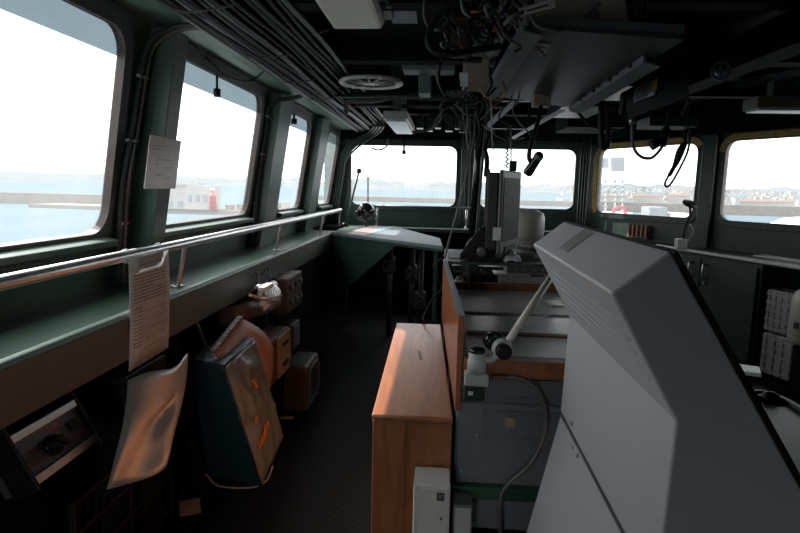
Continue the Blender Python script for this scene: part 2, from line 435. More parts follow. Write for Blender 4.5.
# post between right windows, and corner posts
MB().hexa([RW.p(u, 0, n) for u, n in ((1.76, .005), (1.76, .07), (1.92, .07), (1.92, .005))], [RW.p(u, 1.3, n) for u, n in ((1.76, .005), (1.76, .07), (1.92, .07), (1.92, .005))]).build('trim_8', GREEND, kind='structure', bevel=.01)
MB().box(.27, .42, 7.9, 8.0, 1.1, 2.4).build('trim_9', GREEND, kind='structure', bevel=.01)

# rubber mat
MB().box(-1.1, -.28, -.5, 7.4, 0, .014).build('rubber_mat', MATR, label='black rubber mat with round holes running along the aisle floor', cat='mat')

# ------------------------------------------------------------------ handrail
hr = thing('handrail', 'long polished steel handrail above the left window ledge', 'handrail', (-1.3, 3, 1.12))
MB().tube([(-1.3, -1.8, 1.344), (-1.3, 7.12, 1.344)], .0235, 14).build('rail', STEEL, hr)
for y in (1.1, 2.74, 4.45, 6.1):
    pst = MB().tube([(-1.3, y, 1.335), (-1.315, y + .0, 1.25), (-1.345, y, 1.122)], .013, 10).build('post', ALU, hr)
    MB().cyl((-1.345, y, 1.12), (-1.345, y, 1.128), .035).build('foot_flange', ALU, pst)
MB().tube([(-1.3, 7.12, 1.344), (-1.32, 7.16, 1.25), (-1.33, 7.18, 1.125)], .013, 10).build('post', ALU, hr)

# ------------------------------------------------------------------ laminated sheet on the rail
def text_lines(b, P, rows, U, W, N, off=.0012, h=.0035, seed=1):
    rg = random.Random(seed)
    for (u, v, L) in rows:
        x = 0
        while x < L:
            w = min(rg.uniform(.008, .03), L - x)
            b.obox(P + U * (u + x + w / 2) + W * v + N * off, (w, .0006, h), U, W); x += w + .005
    return b
sh = thing('notice_sheet', 'large laminated typed notice sheet hanging from the handrail', 'notice', (-1.27, 2.33, .87))
g = []
for i in range(7):
    v = i / 6; row = []
    for j in range(5):
        u = j / 4
        row.append((-1.268 + .008 * math.sin(v * 2.6) + .003 * math.sin(u * 3), 2.165 + u * .335 + (-.03 * (1 - v)), .872 + v * .46 + .008 * u))
    g.append(row)
MB().sheet(g, .0015).build('sheet', PAPERL, sh)
b = MB(); P0 = V((-1.262, 2.165, .872))
U = V((0, 1, .02)).normalized(); W = V((0, .06, 1)).normalized(); N = V((1, 0, 0))
blocks = [('heading_text', [(.07, .43, .2), (.12, .415, .1)]), ('body_text', [(.03, .39 - .014 * k, .27 - (.1 if k % 5 == 4 else 0)) for k in range(9)]), ('column_text', [(.03, .25 - .016 * k, .06) for k in range(11)])]
for nm_, rows in blocks:
  b = MB()
  for (u, v, L) in rows:
    x = 0
    while x < L:
        w = min(random.uniform(.008, .03), L - x); vv = v / .46
        b.obox((-1.2664 + .008 * math.sin(vv * 2.6) + .003 * math.sin((u + x) / .335 * 3), 2.165 + u + x - .03 * (1 - vv) + w / 2, .872 + v), (w, .0008, .0035), (0, 1, 0)); x += w + .005
  b.build(nm_, INK, sh)
b = MB()
for k in range(5):
    v = .07 + .04 * k; vv = v / .46
    b.obox((-1.2664 + .008 * math.sin(vv * 2.6) + .003 * math.sin(.65 * 3), 2.165 + .12 - .03 * (1 - vv) + .09, .872 + v), (.18, .0008, .0015), (0, 1, 0))
b.build('form_lines', INK, sh)
for y in (2.2, 2.47):
    MB().tube([(-1.277, y, 1.325), (-1.29, y, 1.372), (-1.325, y, 1.35), (-1.3, y, 1.318), (-1.277, y, 1.325)], .003, 6).build('cable_tie', WHITE, sh)

# pale note on the stanchion
nt_ = thing('pinned_note', 'square pale paper note pinned to the pillar between the two nearest windows', 'note', (-1.38, 2.7, 1.62))
cs = [at(143.6, 188.6, X=-1.375), at(175, 188.6, X=-1.375), at(181, 141, X=-1.385), at(150, 134.6, X=-1.385)]
MB().hexa(cs, [c + V((.002, 0, 0)) for c in cs]).build('paper', PAPERB, nt_)
b = MB()
for k, (u, v, L) in enumerate([(.1, .8, .35), (.1, .74, .28), (.3, .55, .4), (.25, .45, .1), (.5, .40, .3), (.3, .25, .25), (.6, .2, .2), (.08, .35, .08)]):
    p = cs[0].lerp(cs[1], u).lerp(cs[3].lerp(cs[2], u), v) + V((.003, 0, 0)); q = cs[0].lerp(cs[1], u + L).lerp(cs[3].lerp(cs[2], u + L), v + .02) + V((.003, 0, 0))
    b.bar(p, q, .0006, .0025)
b.build('pencil_marks', INK, nt_)
MB().cyl(cs[3].lerp(cs[2], .5) + V((-.02, 0, -.02)), cs[3].lerp(cs[2], .5) + V((.006, 0, -.02)), .004, seg=8).build('pin', STEEL, nt_)

# ------------------------------------------------------------------ things under the ledge
sg = thing('control_unit', 'black control unit with two aluminium strips and a round knob under the ledge', 'control unit', (-1.4, 1.9, .70))
T0, B0 = at(40, 420, X=-1.36), at(64, 465, X=-1.275); T0.y = B0.y = 0; dn = (B0 - T0); nn_ = V((dn.z * -1, 0, dn.x)).normalized()
if nn_.x < 0: nn_ = -nn_
y0, y1 = at(6, 438, X=-1.36).y, at(72, 403, X=-1.36).y; ym = (y0 + y1) / 2; Lu = y1 - y0
b = MB(); b.hexa([(T0.x, y0, T0.z), (B0.x, y0, B0.z), B0 + V((0, y0, 0)) - nn_ * .12, T0 + V((0, y0, 0)) - nn_ * .12],
       [(T0.x, y1, T0.z), (B0.x, y1, B0.z), B0 + V((0, y1, 0)) - nn_ * .12, T0 + V((0, y1, 0)) - nn_ * .12]).build('housing', GREYD, sg, bevel=.006)
fp = lambda y, t, n=0: V((T0.x, y, T0.z)) + dn * t + nn_ * n
for t in (.05, .92):
    MB().obox(fp(ym, t, .006), (Lu, .030, .018), (0, 1, 0), nn_).build('aluminium_strip', ALU, sg, bevel=.004)
kn = MB().lathe([(.036, 0), (.036, .012), (.026, .016), (.024, .04), (.018, .044)], fp(ym - .02, .55, 0), nn_).build('knob', BLACKG, sg)
MB().obox(fp(ym - .02, .55, .05), (.012, .05, .016), (0, .8, .6), nn_).build('knob_pointer', BLACK, kn)
MB().obox(fp(y1 - .06, .42, .004), (.035, .035, .012), (0, 1, 0), nn_).build('push_switch', BLACK, sg, bevel=.003)
MB().obox(fp(ym + .02, .25, .001), (.06, .008, .003), (0, 1, 0), nn_).build('red_marking', RED, sg)
for y in (y0 - .006, y1 + .006):
    MB().obox(fp(y, .42, -.03), (.012, .24, .10), (0, 1, 0), nn_).build('side_bracket', BLACK, sg, bevel=.004)
MB().box(-1.42, -1.40, ym - .02, ym + .02, T0.z - .03, 1.085).build('hanger', BLACK, sg)

# silver cover draped
cv = []
tl, tr, bl, br = at(128, 380, X=-1.23), at(188, 354, X=-1.2), at(106, 487, X=-1.16), at(170, 452, X=-1.1)
for i in range(15):
    v = i / 14; row = []
    for j in range(13):
        u = j / 12
        p = tl.lerp(tr, u).lerp(bl.lerp(br, u), v)
        p += V((.05 * math.sin(u * math.pi) * (1 - .4 * v) + .022 * math.sin(u * 7 + v * 2.5) * v + .03 * math.exp(-((u - .55) ** 2 + (v - .5) ** 2) / .03) * math.sin(v * 15 + u * 6),
                .015 * math.sin(v * 5), -.035 * math.sin(u * math.pi) * v + .01 * math.sin(u * 9) * (1 - v)))
        row.append(p)
    cv.append(row)
MB().sheet(cv, .004).build('dust_cover', SILVER, label='silvery grey plastic cover draped below the notice sheet', cat='cover')
ins = MB().box(-1.5, -1.3, 2.15, 2.5, .55, .84).build('covered_instrument', RUBBER, label='dark instrument box half hidden under the silvery cover', cat='instrument', bevel=.01)
MB().box(-1.5, -1.3, 2.24, 2.42, 0, .552).build('instrument_pedestal', BLACK, label='black pedestal below the covered instrument under the ledge', cat='pedestal')

# teal vinyl pack
bag = thing('vinyl_bag', 'large dark teal vinyl bag with orange print leaning in the aisle', 'bag', (-1.0, 2.8, .26))
ftl, ftr, fbl, fbr = at(224, 366, Y=2.6), at(254.5, 338, Y=3.02), at(261.6, 487, Y=2.6), at(283.6, 436, Y=2.96)
btl, bbl = at(191, 360, Y=2.6), at(209, 474, Y=2.62); btr, bbr = btl + V((0, .42, .02)), bbl + V((0, .34, .06))
def blob(name, F, B, m, parent, n=10, wr=.022):
    b = MB(); 
    def q(u, v, w):
        p = F[0].lerp(F[1], u).lerp(F[2].lerp(F[3], u), v); r = B[0].lerp(B[1], u).lerp(B[2].lerp(B[3], u), v)
        p = p.lerp(r, w); nn = (F[0] - B[0]).normalized()
        bul = 16 * u * (1 - u) * v * (1 - v)
        return p + nn * (bul * .02 * (1 - 2 * w)) + V((1, .3, .2)) * wr * (noise.noise(V((p.x, p.y * 1.6, p.z)) * 8) + .6 * (.4 - abs(noise.noise(p * 15))) + .35 * noise.noise(p * 30)) * (bul ** .3 if bul > 0 else 0) * (1 - w)
    vs = {}
    def vert(i, j, k):
        key = (i, j, k)
        if key not in vs: vs[key] = b.bm.verts.new(q(i / n, j / n, k / 3))
        return vs[key]
    for i in range(n):
        for j in range(n):
            for k in (0, 3): b.bm.faces.new((vert(i, j, k), vert(i + 1, j, k), vert(i + 1, j + 1, k), vert(i, j + 1, k))).smooth = True
    for i in range(n):
        for k in range(3):
            for j in (0, n):
                b.bm.faces.new((vert(i, j, k), vert(i + 1, j, k), vert(i + 1, j, k + 1), vert(i, j, k + 1))); b.bm.faces.new((vert(j, i, k), vert(j, i + 1, k), vert(j, i + 1, k + 1), vert(j, i, k + 1)))
    return b.build(name, m, parent), q
body, q = blob('body', (ftl, ftr, fbl, fbr), (btl, btr, bbl, bbr), TEAL, bag, 26)
nf = (ftr - ftl).cross(fbl - ftl).normalized(); nf = nf if nf.x > 0 else -nf
b = MB()
for (u, v, w, h) in [(.5, .28, .035, .028), (.49, .31, .026, .03)]:
    b.obox(q(u, v, 0) + nf * .004, (w, .004, h), ftr - ftl, ftl - fbl)
b.build('orange_emblem', ORANGE, bag)
b = MB()
for k in range(8):
    b.obox(q(.16 + k * .06, .715 - .004 * k, 0) + nf * .006, (.017, .004, .030 if k % 3 else .036), ftr - ftl, ftl - fbl)
b2_ = MB(); b2_.obox(q(.3, .53, 0) + nf * .005, (.03, .004, .02), ftr - ftl, ftl - fbl); b2_.build('orange_mark', ORANGE, bag)
b.build('orange_lettering', ORANGE, bag)
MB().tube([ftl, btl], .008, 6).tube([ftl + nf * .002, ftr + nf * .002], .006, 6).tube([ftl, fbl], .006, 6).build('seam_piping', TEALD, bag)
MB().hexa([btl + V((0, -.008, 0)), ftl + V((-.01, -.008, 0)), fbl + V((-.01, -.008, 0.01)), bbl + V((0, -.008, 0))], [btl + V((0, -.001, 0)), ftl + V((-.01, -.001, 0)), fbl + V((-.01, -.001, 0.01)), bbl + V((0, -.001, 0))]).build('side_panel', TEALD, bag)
MB().tube([bbl + V((-.02, 0, 0)), bbl + V((.06, -.02, -.05)), fbl + V((-.05, -.01, .0)), fbl + V((.01, .05, .01)), fbl + V((.02, .12, .05)), fbl + V((.01, .13, .02))], .005, 6).build('draw_cord', CORD, bag)
# hook and strap holding the bag up to the ledge
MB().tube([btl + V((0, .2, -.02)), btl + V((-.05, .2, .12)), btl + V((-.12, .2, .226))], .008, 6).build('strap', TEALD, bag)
MB().box(-1.62, -1.24, 2.68, 2.95, .0, .33).build('storage_bin', BLACK, label='dark low storage bin on the floor behind the teal bag', cat='bin', bevel=.01)

# tan folder
g = []
for i in range(7):
    v = i / 6; row = []
    for j in range(7):
        u = j / 6
        p = at(240, 318, X=-1.13).lerp(at(275, 353, X=-1.07), u).lerp(at(212, 352, X=-1.12).lerp(at(268, 400, X=-1.05), u), v)
        p += V((.035 * math.sin(u * math.pi), 0, .025 * math.sin(u * math.pi) * (1 - v)))
        row.append(p)
    g.append(row)
fo = thing('chart_folder', 'tan leather folder standing up behind the teal bag', 'folder', (-1.1, 3.1, .5))
MB().sheet(g, .008).build('cover', LEATHER, fo)
spn = MB().bar(at(240, 317, X=-1.135), at(212, 352, X=-1.125), .03, .012).build('spine', BROWN, fo)
b = MB()
for k in range(9):
    p = at(240, 317, X=-1.12).lerp(at(212, 352, X=-1.11), (k + .5) / 9); b.ball(p + V((.006, 0, .004)), .006, 8)
b.build('binding_rings', ALU, spn)

# rolled chart tube, foil pouch, boxes
MB().cyl(at(226, 316, X=-1.3), at(264, 306, X=-1.27), .062, seg=20).build('chart_tube', BROWN, label='short brown cylinder lying under the ledge beside the foil pouch', cat='tube')
g = []
for i in range(10):
    v = i / 9; row = []
    for j in range(8):
        u = j / 7
        p = at(256, 286, X=-1.17).lerp(at(273, 281, X=-1.17), u).lerp(at(263, 312, X=-1.12).lerp(at(281, 303, X=-1.12), u), v)
        p += V((.07 * math.sin(u * math.pi) * math.sin(v * math.pi * .8 + .4), 0, 0)) + V((.022, .02, .02)) * noise.noise(p * 23)
        row.append(p)
    g.append(row)
pch = thing('foil_pouch', 'crinkled silvery pouch hanging by a strap under the ledge', 'pouch', (-1.15, 3.6, .8))
MB().sheet(g, .02).build('pouch', FOIL, pch)
MB().tube([at(259, 289, X=-1.16), at(259, 280, X=-1.2), at(257, 273, X=-1.26)], .006, 6).tube([at(272, 283, X=-1.16), at(270, 276, X=-1.2), at(268, 268, X=-1.26)], .006, 6).build('strap', BLACK, pch)
MB().obox(at(266, 287, X=-1.11), (.12, .05, .03), (0.2, 1, .1)).build('white_flap', WHITE, pch, bevel=.008)
MB().tube([at(250, 295, X=-1.13), at(262, 299, X=-1.09), at(274, 297, X=-1.08), at(281, 295, X=-1.12)], .010, 6).build('brown_band', LEATHER, pch)

jb = thing('junction_box', 'dark brown junction box with round studs high under the ledge end', 'junction box', (-1.22, 4.2, .7))
MB().box(-1.36, -1.14, 4.05, 4.50, .68, .955).build('body', BROWN, jb, bevel=.012)
for (y, z) in ((4.15, .76), (4.3, .76), (4.42, .76), (4.15, .88), (4.3, .88), (4.42, .88)):
    MB().cyl((-1.142, y, z), (-1.12, y, z), .02, seg=10).build('stud', ALU, jb)
MB().tube([(-1.25, 4.2, .69), (-1.25, 4.2, .4), (-1.3, 4.2, .02)], .014, 8).build('conduit', CABB, jb)

bb = thing('beige_switch_box', 'beige switch box with two dark slots behind the teal bag', 'switch box', (-1.1, 3.65, .36))
MB().box(-1.22, -1.06, 3.30, 3.80, .36, .66).build('body', BROWN, bb, bevel=.008)
fpl = MB().box(-1.062, -1.045, 3.50, 3.80, .37, .65).build('front_plate', BEIGE, bb, bevel=.006)
for z in (.44, .58):
    MB().box(-1.046, -1.038, 3.60, 3.72, z - .012, z + .012).build('slot', BLACK, fpl)
for (y, z) in ((3.53, .40), (3.77, .40), (3.53, .62), (3.77, .62)):
    MB().cyl((-1.046, y, z), (-1.040, y, z), .008, seg=8).build('screw', GREYD, fpl)
MB().box(-1.2, -1.1, 3.5, 3.6, 0, .362).build('pedestal', BLACK, bb)

gb = thing('grey_relay_box', 'narrow grey relay box beside the beige switch box under the ledge', 'relay box', (-1.12, 4.15, .45))
MB().box(-1.2, -1.1, 4.06, 4.26, .40, .60).build('body', GREYD, gb, bevel=.008)
MB().box(-1.102, -1.092, 4.08, 4.24, .42, .58).build('cover_plate', GREYM, gb, bevel=.004)
MB().box(-1.2, -1.14, 4.1, 4.2, 0, .402).build('pedestal', BLACK, gb)

sp = thing('loudspeaker', 'small dark loudspeaker with a pale rim on the floor past the beige box', 'loudspeaker', (-1.0, 4.0, .01))
MB().box(-1.12, -.93, 3.82, 4.2, .014, .36).build('cabinet', GREYD, sp, bevel=.03, segs=3)
PS = Plane((-.93, 3.82, .04), (0, 1, 0), (0, 0, 1), (1, 0, 0))
ring(MB(), PS, (.05, .33, .04, .27, .06), .0, .02, 0, .012).build('rim', GREYM, sp)
b = MB()
for k in range(7): b.box(-.932, -.924, 3.90, 4.12, .10 + k * .03, .112 + k * .03)
b.build('grille', BLACK, sp)

# clutter: pipes and dark racks below the ledge
for k, (x, y, r) in enumerate(((-1.62, 2.6, .03), (-1.6, 3.0, .04), (-1.66, 3.3, .03), (-1.6, 4.9, .04), (-1.62, 5.4, .03))):
    MB().tube([(x, y, 0), (x, y, 1.09)], r, 10).build('riser_pipe', CABB, label='vertical dark green riser pipe behind the gear under the ledge', cat='pipe', group='riser pipes under the ledge')
for k in range(3):
    MB().tube([(-1.7, -1, .25 + .09 * k), (-1.7, 5.5, .25 + .09 * k)], .02, 8).build('side_pipe', CABB, label='horizontal dark pipe along the hull side under the ledge', cat='pipe', group='side pipes under the ledge')
rk = thing('wire_rack', 'dark wire rack standing below the silvery cover', 'rack', (-1.35, 2.05, 0))
for y in (1.75, 2.1, 2.45): MB().box(-1.29, -1.27, y, y + .015, 0, .52).build('upright', RUBBER, rk)
for z in (.12, .25, .38, .50): MB().box(-1.285, -1.272, 1.75, 2.46, z, z + .012).build('crossbar', RUBBER, rk)
b = MB()
for k in range(14): b.bar((-1.28, 1.76 + k * .05, .13), (-1.28, 1.80 + k * .05, .49), .004, .004)
b.build('wires', RUBBER, rk)
MB().box(-1.25, -1.0, 1.35, 1.75, 0, .36).build('floor_box', GREYD, label='dark grey box on the floor at the lower left corner', cat='box', bevel=.02)
# tags on floor and loose cord
p = at(287, 417, Z=.02); MB().obox((p.x, p.y, .017), (.09, .045, .004), (1, .1, 0)).build('paper_tag', PAPER, label='small white paper tag lying on the aisle mat', cat='tag')
p = at(190, 506, Z=.02); MB().obox((p.x, p.y, .014), (.10, .14, .006), (1, .5, 0)).build('paper_slip', PAPERB, label='grey paper slip on the floor below the teal bag', cat='paper')
cable('loose_cord', [at(160, 520, Z=.03), at(178, 500, Z=.02), at(190, 478, Z=.1), at(200, 470, Z=.2)], .008, RUBBER, 'loose black cord on the floor beneath the teal bag', cat='cord')

# ------------------------------------------------------------------ wedge counter forward left
ct = thing('corner_counter', 'wedge shaped counter with blue grey top in the forward left corner', 'counter', (-.7, 6.5, .9))
top = [(-1.27, 6.38), (.017, 5.16), (-.015, 5.99), (-.62, 7.55), (-1.60, 7.60), (-1.60, 6.60), (-1.29, 6.60)]
top = [(-1.262, 6.38), (.017, 5.16), (-.015, 5.99), (-.62, 7.58), (-1.262, 7.60)]
MB().hexa([(x, y, 1.085) for x, y in top], [(x, y, 1.118) for x, y in top]).build('top', BLUE, ct, bevel=.004)
e0, e1 = V((-1.262, 6.38, 0)), V((.017, 5.16, 0))
E2 = lambda t, z, off=0: e0.lerp(e1, t) + V((0, off, z))
MB().hexa([(x, y, 1.119) for x, y in ((-1.262, 6.39), (-1.11, 6.245), (-1.0, 7.585), (-1.262, 7.59))], [(x, y, 1.121) for x, y in ((-1.262, 6.39), (-1.11, 6.245), (-1.0, 7.585), (-1.262, 7.59))]).build('green_strip', GREEN, ct)
MB().hexa([E2(0, 1.085, .03), E2(0, .3, .03), E2(.62, 1.05, .03), E2(.62, 1.085, .03)], [E2(0, 1.085, .05), E2(0, .3, .05), E2(.62, 1.05, .05), E2(.62, 1.085, .05)]).build('gusset_panel', GREEND, ct)
MB().hexa([E2(0, 1.06, .015), E2(0, 1.085, .015), E2(1, 1.085, .015), E2(1, 1.06, .015)], [E2(0, 1.06, .03), E2(0, 1.085, .03), E2(1, 1.085, .03), E2(1, 1.06, .03)]).build('edge_rail', GREEND, ct)
MB().box(-.07, -.03, 5.35, 5.39, 0, 1.085).build('leg', GREEND, ct)
MB().box(-1.26, -1.22, 7.2, 7.24, 0, 1.085).build('leg', GREEND, ct)
ch = thing('pink_sheet', 'pinkish sheet with a cyan corner lying on the wedge counter', 'chart', (-.85, 6.9, 1.12))
MB().hexa([(x, y, 1.119) for x, y in ((-1.09, 6.27), (-.84, 6.05), (-.62, 7.5), (-.96, 7.52))], [(x, y, 1.122) for x, y in ((-1.09, 6.27), (-.84, 6.05), (-.62, 7.5), (-.96, 7.52))]).build('sheet', PINK, ch)  # pink area laid as a thin plate on the counter top
MB().hexa([(x, y, 1.1225) for x, y in ((-.80, 6.35), (-.79, 6.42), (-.63, 7.45), (-.82, 7.47))], [(x, y, 1.1235) for x, y in ((-.80, 6.35), (-.79, 6.42), (-.63, 7.45), (-.82, 7.47))]).build('cyan_patch', CYAN, ch)
# dark valves and pipework under the counter
for k, (x, y, z) in enumerate(((-.3, 5.75, .75), (-.55, 5.9, .82), (-.2, 5.6, .5))):
    vv = thing('pipe_valve', 'dark painted valve body in the shadow below the wedge counter', 'valve', (x, y, 0), 'valves under the wedge counter')
    MB().tube([(x, y + .1, 0), (x, y + .1, 1.06)], .03, 10).build('riser', RUBBER, vv)
    MB().lathe([(.03, -.1), (.06, -.08), (.06, -.03), (.04, 0), (.06, .03), (.06, .08), (.03, .1)], (x, y + .1, z), seg=14).build('body', RUBBER, vv)
    MB().cyl((x, y + .1, z), (x, y - .05, z), .012, seg=8).build('spindle', BLACK, vv)
    PV = Plane((x, y - .05, z), (1, 0, 0), (0, 0, 1), (0, -1, 0)); ring(MB(), PV, (-.06, .06, -.06, .06, .0599), .008, .008, 0, .014).build('handwheel', RUBBER, vv)

# front rail below forward window and lamp/lever in the corner
fr = thing('grab_rail', 'short dark grab rail under the forward left window', 'rail', (-.2, 7.7, 1.1))
MB().tube([(-.97, 7.72, 1.385), (.40, 7.72, 1.385)], .018, 10).build('bar', GREYD, fr)
for x in (-.9, .33):
    MB().tube([(x, 7.72, 1.38), (x, 7.72, 1.10)], .014, 8).build('post', ALU, fr); MB().box(x - .05, x + .05, 7.68, 7.76, 1.10, 1.108).build('foot', ALU, fr)
lv = thing('lever', 'long thin lever with a ball grip in the forward left corner', 'lever', (-1.25, 7.3, 1.12))
a, c = V((-1.27, 7.3, 1.12)), at(359, 171, Y=7.3)
MB().tube([a, c], .014, 8).build('rod', GREYD, lv); MB().ball(c, .035).build('ball_grip', GREYD, lv); MB().cyl(a + V((0, 0, 0)), a + V((0, 0, .05)), .05, .03).build('pivot', BLACK, lv)
sl = thing('bulkhead_lamp', 'round dark bulkhead lamp on the ledge under the forward left window', 'lamp', (-.98, 7.45, 1.12))
c = at(366, 211, Y=7.35)
MB().lathe([(.02, -.09), (.08, -.085), (.112, -.05), (.118, 0), (.11, .03), (.09, .07), (.05, .1), (.01, .11)], c, (.3, -.9, .2)).build('housing', BLACKG, sl)
MB().tube([c + V((-.13, 0, 0)), c + V((-.13, .05, -.1)), c + V((-.02, .05, -.15)), (c.x, c.y + .05, 1.122)], .016, 8).build('yoke', GREYD, sl)
MB().tube([c + V((.1, -.02, -.03)), c + V((.15, -.03, .0)), c + V((.16, -.03, -.06)), c + V((.12, -.03, -.1))], .008, 6).build('wire_loop', CABW, sl)

# ------------------------------------------------------------------ chart table
tb = thing('chart_table', 'chart table with grey metal body, wood edge and raised wooden side board', 'table', (.5, 2.9, 0))
MB().box(.095, 1.0, 2.09, 3.72, .935, .985).build('top', GREYM, tb)
MB().box(.10, 1.0, 2.058, 2.09, .945, 1.012).build('front_wood_edge', WOOD, tb, bevel=.004)
MB().box(.095, 1.0, 3.70, 3.735, .985, 1.03).build('rear_wood_edge', WOOD, tb, bevel=.004)
MB().hexa([(.072, 2.075, .80), (.095, 2.075, .80), (.04, 3.72, .80), (.016, 3.72, .80)], [(.072, 2.075, 1.172), (.095, 2.075, 1.172), (.04, 3.72, 1.172), (.016, 3.72, 1.172)]).build('side_board', WOOD, tb, bevel=.003)
MB().hexa([(.070, 2.07, 1.172), (.097, 2.07, 1.172), (.042, 3.722, 1.172), (.014, 3.722, 1.172)], [(.070, 2.07, 1.178), (.097, 2.07, 1.178), (.042, 3.722, 1.178), (.014, 3.722, 1.178)]).build('metal_capping', GREYM, tb)
MB().box(.078, 1.0, 2.10, 3.70, .30, .935).build('cabinet', GREYM, tb, bevel=.006)
b = MB().box(.085, 1.0, 2.088, 2.10, .86, .93); b.build('apron_panel', GREYM, tb, bevel=.004)
dwf = MB().box(.085, 1.0, 2.084, 2.10, .50, .832).build('drawer_front', GREYM, tb, bevel=.004)
b = MB(); b.box(.18, .8, 2.072, 2.086, .80, .808); b.box(.18, .8, 2.072, 2.086, .700, .708); b.box(.18, .188, 2.072, 2.086, .70, .808)
b.build('drawer_recess_lip', GREYM, dwf, bevel=.002)
MB().box(.265, .305, 2.070, 2.085, .745, .785).build('drawer_latch', BEIGE, dwf, bevel=.003)
for (x, z) in ((.16, .70), (.105, .90), (.105, .55)):
    MB().cyl((x, 2.086, z), (x, 2.08, z), .006, seg=8).build('screw', ALU, tb)
MB().box(.09, 1.0, 2.5, 3.7, 0, .30).build('plinth', BLACK, tb)
# chart sheets on the table
def flat(name, pts, z, h, m, label, cat, bevel=0):
    return MB().hexa([(x, y, z) for x, y in pts], [(x, y, z + h) for x, y in pts]).build(name, m, label=label, cat=cat, bevel=bevel)
flat('chart_sheet', [(.12, 2.12), (.62, 2.12), (.98, 2.5), (.98, 2.95), (.12, 2.93)], .9855, .003, CHART, 'pale chart sheet covering the front of the chart table', 'chart')
flat('parallel_rule', [(.12, 2.965), (.98, 2.965), (.98, 3.05), (.12, 3.05)], .9855, .012, GREYL, 'long pale straight rule lying across the chart table', 'ruler', .002)
flat('plotting_board', [(.12, 3.06), (.98, 3.06), (.98, 3.68), (.12, 3.66)], .9855, .006, GREYL, 'grey plotting sheet at the back of the chart table', 'board')
flat('brown_strip', [(.13, 2.52), (.9, 2.50), (.9, 2.545), (.13, 2.56)], .988, .010, BROWN, 'thin brown strip lying across the chart sheet', 'strip', .002)  # thin brown bar across the chart sheet
p = at(553, 303, Z=.995); flat('white_label', [(p.x - .04, p.y - .09), (p.x + .05, p.y - .09), (p.x + .05, p.y + .06), (p.x - .04, p.y + .06)], .998, .002, WHITE, 'small white label lying on the chart table near the grey console', 'label')
MB().tube([at(545, 317, Z=.991), at(560, 313, Z=.991), at(572, 312, Z=.991)], .006, 6).build('cyan_pencil', CYAN, label='thin cyan pencil lying on the chart near the grey console', cat='pencil')
bf = flat('blue_ruler', [(.12, 2.115), (.9, 2.115), (.9, 2.19), (.12, 2.19)], .9885, .004, BLUE, 'bluish clear plastic strip along the front of the chart table', 'ruler')

# wooden cabinet beside the table
wc = thing('wooden_cabinet', 'tall narrow varnished wooden cabinet standing in the aisle beside the chart table', 'cabinet', (-.1, 2.75, 0))
MB().hexa([(-.243, 2.05, .014), (.064, 2.05, .014), (.012, 3.52, .014), (-.268, 3.52, .014)], [(-.243, 2.05, .755), (.064, 2.05, .755), (.012, 3.52, .755), (-.268, 3.52, .755)]).build('carcass', WOOD, wc, bevel=.004)
MB().hexa([(-.247, 2.04, .757), (.066, 2.04, .757), (.014, 3.525, .757), (-.272, 3.525, .757)], [(-.247, 2.04, .782), (.066, 2.04, .782), (.014, 3.525, .782), (-.272, 3.525, .782)]).build('top', WOOD, wc, bevel=.008, segs=3)
MB().box(-.115, -.112, 2.044, 2.051, .02, .75).build('board_joint', BROWN, wc)
p = at(420, 355, Z=.7825); MB().obox((p.x, p.y, .7826), (.014, .16, .0006), (1, .1, 0)).build('scratch', BROWN, wc)
# white switch box in front of it
sw = thing('cable_housing', 'cream upright box with a small dark label in front of the wooden cabinet', 'switch box', (0, 1.96, 0))
MB().box(-.073, .061, 1.90, 2.036, 0, .585).build('body', CREAM, sw, bevel=.006)
MB().box(-.05, .055, 1.896, 1.902, .02, .575).build('front_cover', CREAM, sw, bevel=.003)
lb = MB().box(.012, .040, 1.893, 1.897, .53, .56).build('label', INK, sw)
b = MB(); b.box(.016, .036, 1.892, 1.894, .549, .552); b.box(.016, .030, 1.892, 1.894, .541, .544); b.build('label_print', LABEL, lb)
MB().cyl((.03, 1.897, .46), (.03, 1.893, .46), .005, seg=8).build('screw', GREYD, sw)
b2 = thing('grey_upright_box', 'narrow pale grey box standing right of the cream upright box', 'box', (.11, 1.98, 0))
MB().box(.075, .145, 1.94, 2.03, 0, .49).build('body', GREYM, b2, bevel=.005); MB().box(.08, .14, 1.936, 1.942, .02, .48).build('cover', GREYL, b2, bevel=.003)
gf = thing('trestle', 'green painted steel trestle rail under the chart table', 'frame', (.4, 2.0, 0))
MB().box(.066, 1.0, 2.045, 2.083, .455, .505).build('rail', GREENF, gf, bevel=.004)
MB().box(.135, .165, 2.04, 2.07, .36, .455).build('upright', GREENF, gf, bevel=.004)
MB().box(.93, .96, 2.045, 2.08, .0, .455).build('upright', GREENF, gf, bevel=.004)
MB().cyl((.15, 2.038, .385), (.15, 2.02, .385), .012, seg=8).build('bolt', GREENF, gf)
for k, x in enumerate((.22, .29, .36)):
    cable('under_table_cable', [(x + .08, 2.2, .29), (x + .03, 2.12, .25), (x, 2.1, .1), (x - .05, 2.1, .01)], .012, RUBBER, 'black cable dropping to the floor below the green frame', group='cables below the green frame')

